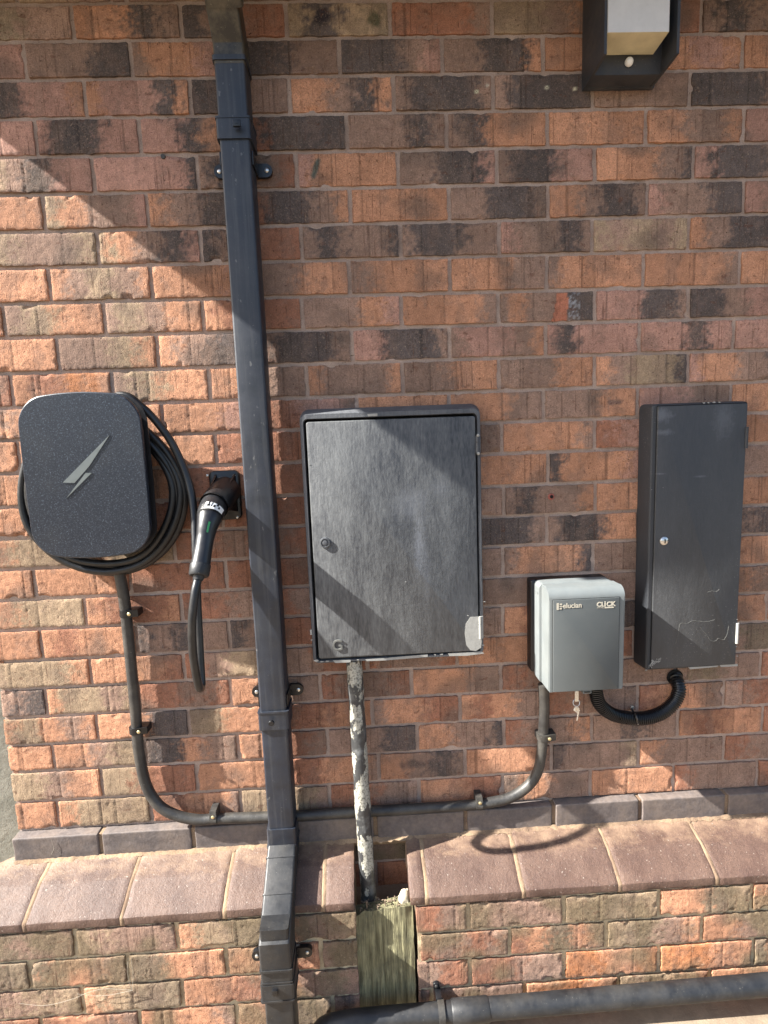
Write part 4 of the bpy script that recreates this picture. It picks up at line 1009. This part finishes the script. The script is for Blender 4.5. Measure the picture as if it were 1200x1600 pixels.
# scratches
for S_ in ([(1056, 1006), (1060, 990), (1063, 975), (1074, 974), (1083, 970), (1100, 971), (1117, 969)], [(1095, 981), (1104, 992), (1110, 1001), (1118, 1001), (1123, 997), (1131, 999), (1136, 990), (1138, 978)], [(1106, 925), (1113, 923), (1119, 925), (1124, 921)]):
    P = [at(x + rnd.uniform(-.6, .6), y + rnd.uniform(-.8, .8), 0.0551) for x, y in S_]; P = spline(P, 5)
    for v in P: v.z += rnd.uniform(-.0006, .0006)
    bm = bmesh.new(); add_tube(bm, P, 0.00032, 5); obj('scratch', bm, M['scuff'], td)

# ------------------------------------------------------------------ grey isolator box
gb = thing('isolator_box', 'small grey plastic electrical enclosure with a printed door and keys below', 'electrical box', (1.40, 0, -1.45))
gx0, gx1, gz0, gz1 = 1.3130, 1.4870, -1.4490, -1.2065
bm = bmesh.new(); slab(bm, gx0 - 0.014, gx1 - 0.002, gz0 + 0.011, gz1 + 0.001, 0.006, -0.001, -0.030, 0.002); obj('backing_board', bm, M['black'], gb)
bm = bmesh.new(); slab(bm, gx0 - 0.006, gx1 + 0.000, gz0 - 0.002, gz1 + 0.001, 0.012, -0.030, -0.066, 0.002)
obj('rear_housing', bm, M['grey_box'], gb)
# lid with a rolled top edge: profile in (y, z), swept in x
bm = bmesh.new(); pr = [(-0.0665, gz0), (-0.120, gz0)]
r_ = 0.0235
for k in range(11): a = R(180 - 90 * k / 10); pr.append((-0.120 + r_ + r_ * math.cos(a), gz1 - r_ + r_ * math.sin(a)))
pr += [(-0.0665, gz1)]
a = [bm.verts.new((gx0, y, z)) for y, z in pr]; c = [bm.verts.new((gx1, y, z)) for y, z in pr]
for k in range(len(pr)): bm.faces.new((a[k], a[(k + 1) % len(pr)], c[(k + 1) % len(pr)], c[k]))
fa = bm.faces.new(a); fb = bm.faces.new(c)
bmesh.ops.bevel(bm, geom=[e for f in (fa, fb) for e in f.edges], offset=0.0022, segments=3, affect='EDGES')
lid = obj('lid', bm, M['grey_box'], gb, True, 30)
P = [at(x, y, 0.1205) for x, y in ((864, 938), (968, 933))]
px0, px1, pz1 = P[0].x, P[1].x, (P[0].z + P[1].z) / 2
bm = bmesh.new(); slab(bm, px0 - .0012, px1 + .0012, gz0 + 0.0005, pz1 + .0012, 0.001, -0.119, -0.1206, 0.0003); obj('door_gap', bm, M['gap'], lid)
bm = bmesh.new(); slab(bm, px0, px1, gz0 + 0.0008, pz1, 0.001, -0.119, -0.1222, 0.0008); gd_ = obj('door', bm, M['grey_door'], gb)
me = text_mesh('elucian', 0.0165, 0.00015, at(879.5, 950.5, 0.1226), 0.98, 0.97, 0.0003); link('lettering', me, M['print'], gd_)
me = text_mesh('CL', 0.0148, 0.00015, at(932.5, 948, 0.1226), 1.0, 1.0, 0.0006); link('lettering', me, M['print'], gd_)
me = text_mesh('i', 0.0175, 0.00015, at(944.2, 947.5, 0.1226), 1.0, 1.0, 0.0006); link('lettering', me, M['print'], gd_)
me = text_mesh('CK', 0.0148, 0.00015, at(947.8, 947.3, 0.1226), 1.0, 1.0, 0.0006); link('lettering', me, M['print'], gd_)
bm = bmesh.new()
def bar(xa, xb, ya, yb):
    a, b_ = at(xa, ya, 0.1226), at(xb, yb, 0.1226); add_box(bm, a.x, b_.x, -0.1224, -0.1228, b_.z, a.z)
bar(870, 873.2, 942.5, 953); bar(874.6, 878.4, 943.4, 945.4); bar(874.6, 876.2, 946.8, 948.6); bar(877, 879, 946.8, 948.6); bar(874.6, 877.8, 950, 952.2)
obj('logo', bm, M['print'], gd_, False); bm = bmesh.new()
for k in range(7): bar(933 + k * 1.7, 934 + k * 1.7, 949.5, 950.2)
bar(945, 959, 948.6, 949.8); bar(958.3, 959.4, 940.5, 941.3)
obj('underline', bm, M['print'], gd_, False)
bm = bmesh.new(); a = at(916, 1082, 0.112); add_box(bm, a.x - .010, a.x + .010, -0.118, -0.100, gz0 - 0.009, gz0 - 0.0005, 0.0012)
lt = obj('latch', bm, M['grey_box'], gb); bm = bmesh.new(); add_box(bm, a.x - .0075, a.x + .0075, -0.1188, -0.1175, gz0 - 0.0065, gz0 - 0.003, 0.0003); obj('slot', bm, M['black'], lt)
bm = bmesh.new(); a = at(837, 924, 0.05); add_box(bm, gx0 - .0075, gx0 - .0035, -.062, -.045, a.z - .004, a.z + .003, .001); obj('side_catch', bm, M['grey_box'], gb)

# keys
ky = at(901, 1096, 0.108)
kt = thing('keys', 'two small steel keys on a split ring hanging below the grey enclosure', 'keys', tuple(ky))
def ring_path(c, r, n=28, tilt=0.0):
    return [Vector((c.x + r * math.cos(2 * math.pi * k / n), c.y + r * tilt * math.sin(2 * math.pi * k / n), c.z + r * math.sin(2 * math.pi * k / n))) for k in range(n + 1)]
bm = bmesh.new(); c0 = at(900.5, 1098, 0.108); add_tube(bm, ring_path(c0, 0.0078, 28, 0.3), 0.0009, 8, False); obj('split_ring', bm, M['steel'], kt)
bm = bmesh.new()   # key in the lock, shank hanging
top = at(901, 1083, 0.108); add_tube(bm, [(top.x, top.y, gz0 - .0005), (top.x, top.y, gz0 - 0.008)], 0.002, 10); add_box(bm, top.x - .0045, top.x + .0045, top.y - .001, top.y + .001, c0.z + 0.003, gz0 - 0.006, .0006); obj('lock_key', bm, M['steel'], kt)
def key(pa, pb, pc, nm='key'):
    bm = bmesh.new(); a, b_, c = at(*pa, .108), at(*pb, .106), at(*pc, .106)
    d = (b_ - a); 
    add_tube(bm, [a, a + d * .5, b_], [0.0012, 0.0045, 0.0035], 10); add_tube(bm, [b_, c], [0.0018, 0.0014], 8)
    for v in bm.verts: v.co.y = -.107 + (v.co.y + .107) * .35
    obj(nm, bm, M['steel'], kt)
key((900, 1103), (904, 1111), (901.5, 1126)); key((901, 1104), (898, 1110), (903, 1114))

# ------------------------------------------------------------------ corrugated conduit
hs = thing('corrugated_conduit', 'black corrugated conduit curving from the grey enclosure to a hole under the tall box', 'conduit', tuple(at(990, 1118, .02)))
P = [at(932, 1060, .035), at(931, 1080, .035), at(937, 1100, .035), at(955, 1115, .033), at(980, 1121.5, .030), at(1008, 1122, .028), at(1035, 1113, .027), at(1054, 1096, .026), at(1061, 1078, .022), at(1057, 1062, .006), at(1054, 1056, -.020)]
sp_ = spline(P, 14)
# resample evenly
L_ = [0.0]
for a, b_ in zip(sp_[:-1], sp_[1:]): L_.append(L_[-1] + (b_ - a).length)
tot = L_[-1]; stp = 0.0010; ev = []; j = 0
for k in range(int(tot / stp)):
    s_ = k * stp
    while j < len(L_) - 2 and L_[j + 1] < s_: j += 1
    ev.append(sp_[j].lerp(sp_[j + 1], (s_ - L_[j]) / max(L_[j + 1] - L_[j], 1e-9)))
bm = bmesh.new(); add_tube(bm, ev, [0.0152 + (0.0016 if k % 5 < 3 else -0.0012) for k in range(len(ev))], 20); obj('hose', bm, M['black'], hs, True, 25)
# dark hole in the brick round it
hc = at(1054, 1060, 0.0); bm = bmesh.new()
add_loft(bm, [([(hc.x + (0.021 + 0.003 * noise.noise(Vector((k, 3, 0)))) * math.cos(k * .3927), hc.z + 0.004 + (0.020 + 0.003 * noise.noise(Vector((k, 9, 0)))) * math.sin(k * .3927)) for k in range(16)], y) for y in (-0.0005, -0.0022)])
ho_ = obj('hole_shadow_gap', bm, M['gap'], hs, False); ho_.name = 'wall_hole'; ho_.data.transform(Matrix.Translation(hs.location - house.location)); ho_.parent = house
hk = thing('conduit_clip', 'small steel hook and screw pinning the corrugated conduit to the brick', 'clip', tuple(at(990, 1112, .02)))
a = at(987.5, 1105, 0.004); add_screw('screw', hk, (a.x, -0.001, a.z), 0.0052, M['steel'], 0.006)
bm = bmesh.new(); P = [at(987, 1108, .008), at(990, 1113, .020), at(993, 1117, .040), at(995, 1123, .0475), at(996, 1129, .043), at(995.5, 1133, .030)]
add_tube(bm, spline(P, 6), 0.0022, 10); obj('hook', bm, M['swa'], hk)
bm = bmesh.new()
for x in (992, 997):
    a = at(x, 1131.5, .042); bmesh.ops.create_icosphere(bm, subdivisions=1, radius=0.0016, matrix=Matrix.Translation(a))
obj('hook_end', bm, M['steel'], hk)

# ------------------------------------------------------------------ supply cable and its clips
P = [at(183, 880, .030), at(190, 912, .026), at(196, 950, .022), at(200, 990, .020), at(206, 1050, .020), at(211, 1100, .020), at(214, 1140, .020), at(218, 1180, .020), at(228, 1225, .021), at(247, 1257, .024), at(275, 1274, .026), at(310, 1281, .026), at(340, 1279, .025),
     at(400, 1277, .024), at(460, 1275, .023), at(520, 1271, .023), at(600, 1266, .023), at(680, 1262, .023), at(730, 1258, .023), at(765, 1254, .023), at(798, 1246, .023), at(825, 1228, .022), at(840, 1205, .021), at(846, 1175, .020), at(849, 1140, .020), at(850.5, 1105, .026), at(849, 1070, .034)]
sw = thing('supply_cable', 'thick dark grey armoured cable running from the charger down and along to the grey enclosure', 'cable', tuple(at(520, 1271, .02)))
pth = spline(P, 8)
for i, v in enumerate(pth): pth[i] = v + Vector((0, 0, 0.0012 * noise.noise(v * 9)))
bm = bmesh.new(); add_tube(bm, pth, 0.0128, 18); obj('sheath', bm, M['swa'], sw, True, 80)
def cable_clip(px, py, horiz, label, p=0.020):
    c = at(px, py, p)
    t = thing('cable_clip', label, 'cable clip', (c.x, -0.001, c.z), 'black saddle clips holding the supply cable')
    bm = bmesh.new(); R_ = 0.0150
    prof_ = []          # (across, out) strap over the cable, then block carrying the screw
    prof_ += [(-R_ - 0.001, 0.001)]
    for k in range(9): an = R(180 - 180 * k / 8); prof_.append((R_ * math.cos(an), p + 0.001 + R_ * math.sin(an)))
    prof_ = [(-R_, 0.001)] + [q for q in prof_[1:]]
    prof_ = prof_[:7] + [(0.017, p + 0.012), (0.031, p + 0.010), (0.031, 0.001)]
    hw = 0.0085; A, B = [], []
    for u, o_ in prof_:
        for s_, arr in ((-hw, A), (hw, B)):
            arr.append(bm.verts.new((c.x + u, -o_, c.z + s_) if not horiz else (c.x + s_, -o_, c.z + u * 0.82 + 0.001)))
    for k in range(len(A)): bm.faces.new((A[k], A[(k + 1) % len(A)], B[(k + 1) % len(A)], B[k]))
    bm.faces.new(A); bm.faces.new(B)
    bmesh.ops.bevel(bm, geom=bm.edges[:], offset=0.0008, segments=2, affect='EDGES')
    o = obj('saddle', bm, M['black'] if px < 300 else M['swa'], t, True, 30)
    sc_ = (c.x + 0.0125, -p - 0.0150, c.z) if not horiz else (c.x + 0.001, -p - 0.0135, c.z + 0.0135)
    add_screw('screw', t, sc_, 0.0042, M['brass'], 0.002)
cable_clip(197.5, 957, False, 'black cable clip just below the charger coil, uppermost on the cable')
cable_clip(212.5, 1139, False, 'black cable clip on the vertical cable halfway down at lower left')
cable_clip(335, 1279, True, 'cable clip on the horizontal run left of the downpipe', .025)
cable_clip(748, 1257, True, 'cable clip on the horizontal run right of the peeling pipe', .023)
cable_clip(848, 1150, False, 'cable clip on the upright cable below the grey enclosure')

# ------------------------------------------------------------------ gas pipe
P = [at(553, 1030, .035), at(553.5, 1050, .035), at(556, 1130, .042), at(560, 1220, .056), at(563, 1290, .066), at(567, 1350, .074), at(571, 1425, .08)]
P = [Vector((0.8645 + 0.002 * i, v.y, v.z)) for i, v in enumerate(P)]
gpth = spline(P, 26); bm = bmesh.new(); add_tube(bm, gpth, [0.0190 + 0.0012 * noise.noise(v * 45) for v in gpth], 24)
for v in bm.verts: v.co += Vector((noise.noise(v.co * 120), noise.noise(v.co * 110), 0)) * 0.0009
g_ = own_origin(obj('gas_pipe', bm, M['gas'], None, True, 80)); tag(g_, 'steel gas pipe with peeling black and white paint dropping from the meter box', 'pipe')
# gummy collar under the box
# ------------------------------------------------------------------ board in the slot, lump of mortar, bits
zt = at(600, 1422, .134).z
bm = bmesh.new(); nx, nz = 30, 60; bx_a, bx_b = xs0 - 0.001, xs1 + 0.0055
G = []
for j in range(nz + 1):
    row = []
    for i in range(nx + 1):
        u, v_ = i / nx, j / nz; top = zt - 0.004 + 0.010 * u + 0.004 * noise.noise(Vector((u * 9, 2, 0))) - 0.012 * max(0, 0.12 - u) / 0.12
        x = bx_a + (bx_b - bx_a) * u + 0.0015 * noise.noise(Vector((u, v_ * 8, 3))); z = -2.25 + (top + 2.25) * v_
        row.append(bm.verts.new((x, -0.132 - 0.012 * (1 - v_) - 0.0025 * noise.noise(Vector((x * 160, 0, z * 9))) - 0.002 * noise.noise(Vector((x * 30, 0, z * 30))), z)))
    G.append(row)
Bk = [[bm.verts.new((v.co.x, -0.098, v.co.z)) for v in (r[0], r[-1])] for r in G]
for j in range(nz):
    for i in range(nx): bm.faces.new((G[j][i], G[j][i + 1], G[j + 1][i + 1], G[j + 1][i]))
    bm.faces.new((G[j][0], G[j + 1][0], Bk[j + 1][0], Bk[j][0])); bm.faces.new((G[j][-1], Bk[j][1], Bk[j + 1][1], G[j + 1][-1])); bm.faces.new((Bk[j][0], Bk[j + 1][0], Bk[j + 1][1], Bk[j][1]))
bm.faces.new(G[-1] + [Bk[-1][1], Bk[-1][0]]); bm.faces.new(G[0][::-1] + [Bk[0][0], Bk[0][1]])
wd_ = own_origin(obj('timber_board', bm, M['wood'], None, True, 50)); tag(wd_, 'weathered greenish timber board plugging the slot in the plinth below the gas pipe', 'board')
bm = bmesh.new(); a = at(632, 1402, .108); bmesh.ops.create_icosphere(bm, subdivisions=3, radius=1.0)
for v in bm.verts:
    q = v.co.copy(); v.co = Vector((q.x * 0.017 * (1 - 0.35 * max(q.z, 0)), q.y * 0.018, q.z * 0.031)) * (1 + 0.22 * noise.noise(q * 1.7)) + Vector((a.x + .003 * q.z, a.y, a.z - .008))
ml = own_origin(obj('mortar_lump', bm, M['stone'], None, True, 30)); tag(ml, 'pale wedge-shaped lump of mortar resting on top of the timber board', 'mortar lump')
bm = bmesh.new()
for k in range(46):
    u = rnd.random(); x = bx_a + 0.01 + (bx_b - bx_a - .03) * u; z = zt - 0.002 + 0.009 * u; r_ = rnd.uniform(0.0008, 0.0026)
    m_ = Matrix.Translation((x, rnd.uniform(-.132, -.10), z + r_ * .4)) @ Euler((rnd.random() * 3, rnd.random() * 3, 0)).to_matrix().to_4x4() @ Matrix.Diagonal((1.6, 0.8, 0.7, 1))
    bmesh.ops.create_icosphere(bm, subdivisions=1, radius=r_, matrix=m_)
db = own_origin(obj('debris', bm, M['debris'], None, False)); tag(db, 'small stones and grit scattered on top of the timber board', 'debris', kind='stuff')
for px_, py_, lab in ((573, 1409, 'rusty nail standing up from the left part of the board top'), (602, 1407, 'rusty nail standing up from the middle of the board top')):
    a = at(px_, py_, .125); bm = bmesh.new(); add_tube(bm, [(a.x, a.y, a.z - .018), (a.x, a.y, a.z)], 0.0012, 8); add_tube(bm, [(a.x, a.y, a.z - .0005), (a.x, a.y, a.z + .001)], 0.0028, 10)
    nl = own_origin(obj('nail', bm, M['debris'])); tag(nl, lab, 'nail', 'rusty nails on the board')

# ------------------------------------------------------------------ waste pipe along the foot of the wall
wp = thing('waste_pipe', 'dusty dark grey waste pipe running along the foot of the plinth', 'pipe', tuple(at(900, 1575, .20)))
def wz(x): return -2.188 + (x - 1.05) * 0.0145
yw = -0.190; wr = 0.0222
bm = bmesh.new()
pp = [Vector((0.745, yw + 0.012, wz(.745) - .045)), Vector((0.765, yw + .004, wz(.765) - .016)), Vector((0.80, yw, wz(.80) - .004)), Vector((0.85, yw, wz(.85))), Vector((0.95, yw, wz(.95))), Vector((1.075, yw, wz(1.075)))]
add_tube(bm, spline(pp, 8), wr, 28); obj('spigot', bm, M['pipe_low'], wp)
bm = bmesh.new(); xa = 1.060
add_tube(bm, [(xa, yw, wz(xa)), (xa + .004, yw, wz(xa)), (xa + .085, yw, wz(xa + .085)), (xa + .088, yw, wz(xa + .088))], [wr + .0005, wr + .0028, wr + .0028, wr + .001], 32); obj('coupling', bm, M['pipe_low'], wp)
bm = bmesh.new(); add_tube(bm, [(xa + .08, yw, wz(xa + .08)), (XR, yw, wz(XR))], wr + .0005, 32); obj('pipe', bm, M['pipe_low'], wp)
wc = thing('pipe_clip', 'grey strap clip screwed to the plinth and wrapping the waste pipe', 'pipe clip', tuple(at(686, 1550, .18)))
xk = at(690, 1575, .20).x; zk = wz(xk); bm = bmesh.new(); A, B, A2, B2 = [], [], [], []
for k in range(15):
    ph = R(-50 + 230 * k / 14)
    for arr, s_, r_ in ((A, -.0075, wr + .0008), (B, .0075, wr + .0008), (A2, -.0075, wr + .0042), (B2, .0075, wr + .0042)):
        arr.append(bm.verts.new((xk + s_, yw - r_ * math.sin(ph), zk + r_ * math.cos(ph))))
for k in range(14):
    bm.faces.new((A2[k], A2[k + 1], B2[k + 1], B2[k])); bm.faces.new((A[k], B[k], B[k + 1], A[k + 1])); bm.faces.new((A[k], A[k + 1], A2[k + 1], A2[k])); bm.faces.new((B[k], B2[k], B2[k + 1], B[k + 1]))
bm.faces.new((A[0], A2[0], B2[0], B[0])); bm.faces.new((A[-1], B[-1], B2[-1], A2[-1]))
obj('strap', bm, M['swa'], wc)
bm = bmesh.new(); zl = at(683, 1543, PF + .01).z
slab(bm, xk - .0135, xk + .0015, zk + .024, zl + .008, 0.006, -PF + .001, -PF - .007, .0012); add_box(bm, xk - .010, xk + .004, -PF - .030, -PF - .002, zk + wr - .003, zk + wr + .004, .001)
obj('lug', bm, M['black'], wc); add_screw('screw', wc, (xk - .006, -PF - .007, zl), .0042, M['swa'])

# ------------------------------------------------------------------ small things on the brick
a = at(255, 245, 0.0); bm = bmesh.new(); disc(bm, (a.x, 0.003, a.z), 0.0055, 0.006, 14); s1 = own_origin(obj('wall_screw', bm, M['swa'])); tag(s1, 'corroded screw head in the mortar joint left of the downpipe', 'screw')
a = at(861, 776, 0.0); bm = bmesh.new(); disc(bm, (a.x, 0.002, a.z), 0.0080, 0.0045, 16); s2 = thing('wall_plug', 'dull red plastic wall plug with a dark hole right of the large meter box', 'wall plug', (a.x, 0, a.z)); obj('plug', bm, M['red_plug'], s2)
bm = bmesh.new(); disc(bm, (a.x + .0005, -0.002, a.z), 0.0042, 0.0022, 14); obj('hole', bm, M['gap'], s2)
# cobweb strands
for strands, pd, lab in ((([(30, 1568), (70, 1571), (110, 1562), (140, 1550), (165, 1545), (205, 1547)], [(120, 1553), (160, 1556), (200, 1549), (208, 1547)], [(205, 1500), (208, 1525), (206, 1547)], [(200, 1503), (199, 1520), (206, 1547)]), .158, 'dusty cobweb threads strung across the lower left plinth bricks'),
                         (([(80, 1312), (84, 1325), (80, 1335)], [(84, 1325), (92, 1331), (97, 1336)]), .027, 'short pale cobweb threads on the first dark brick at the left corner')):
    bm = bmesh.new()
    for S_ in strands: add_tube(bm, spline([at(x, y, pd) for x, y in S_], 6), 0.00032, 5)
    cw = own_origin(obj('cobweb', bm, M['web'])); tag(cw, lab, 'cobweb')
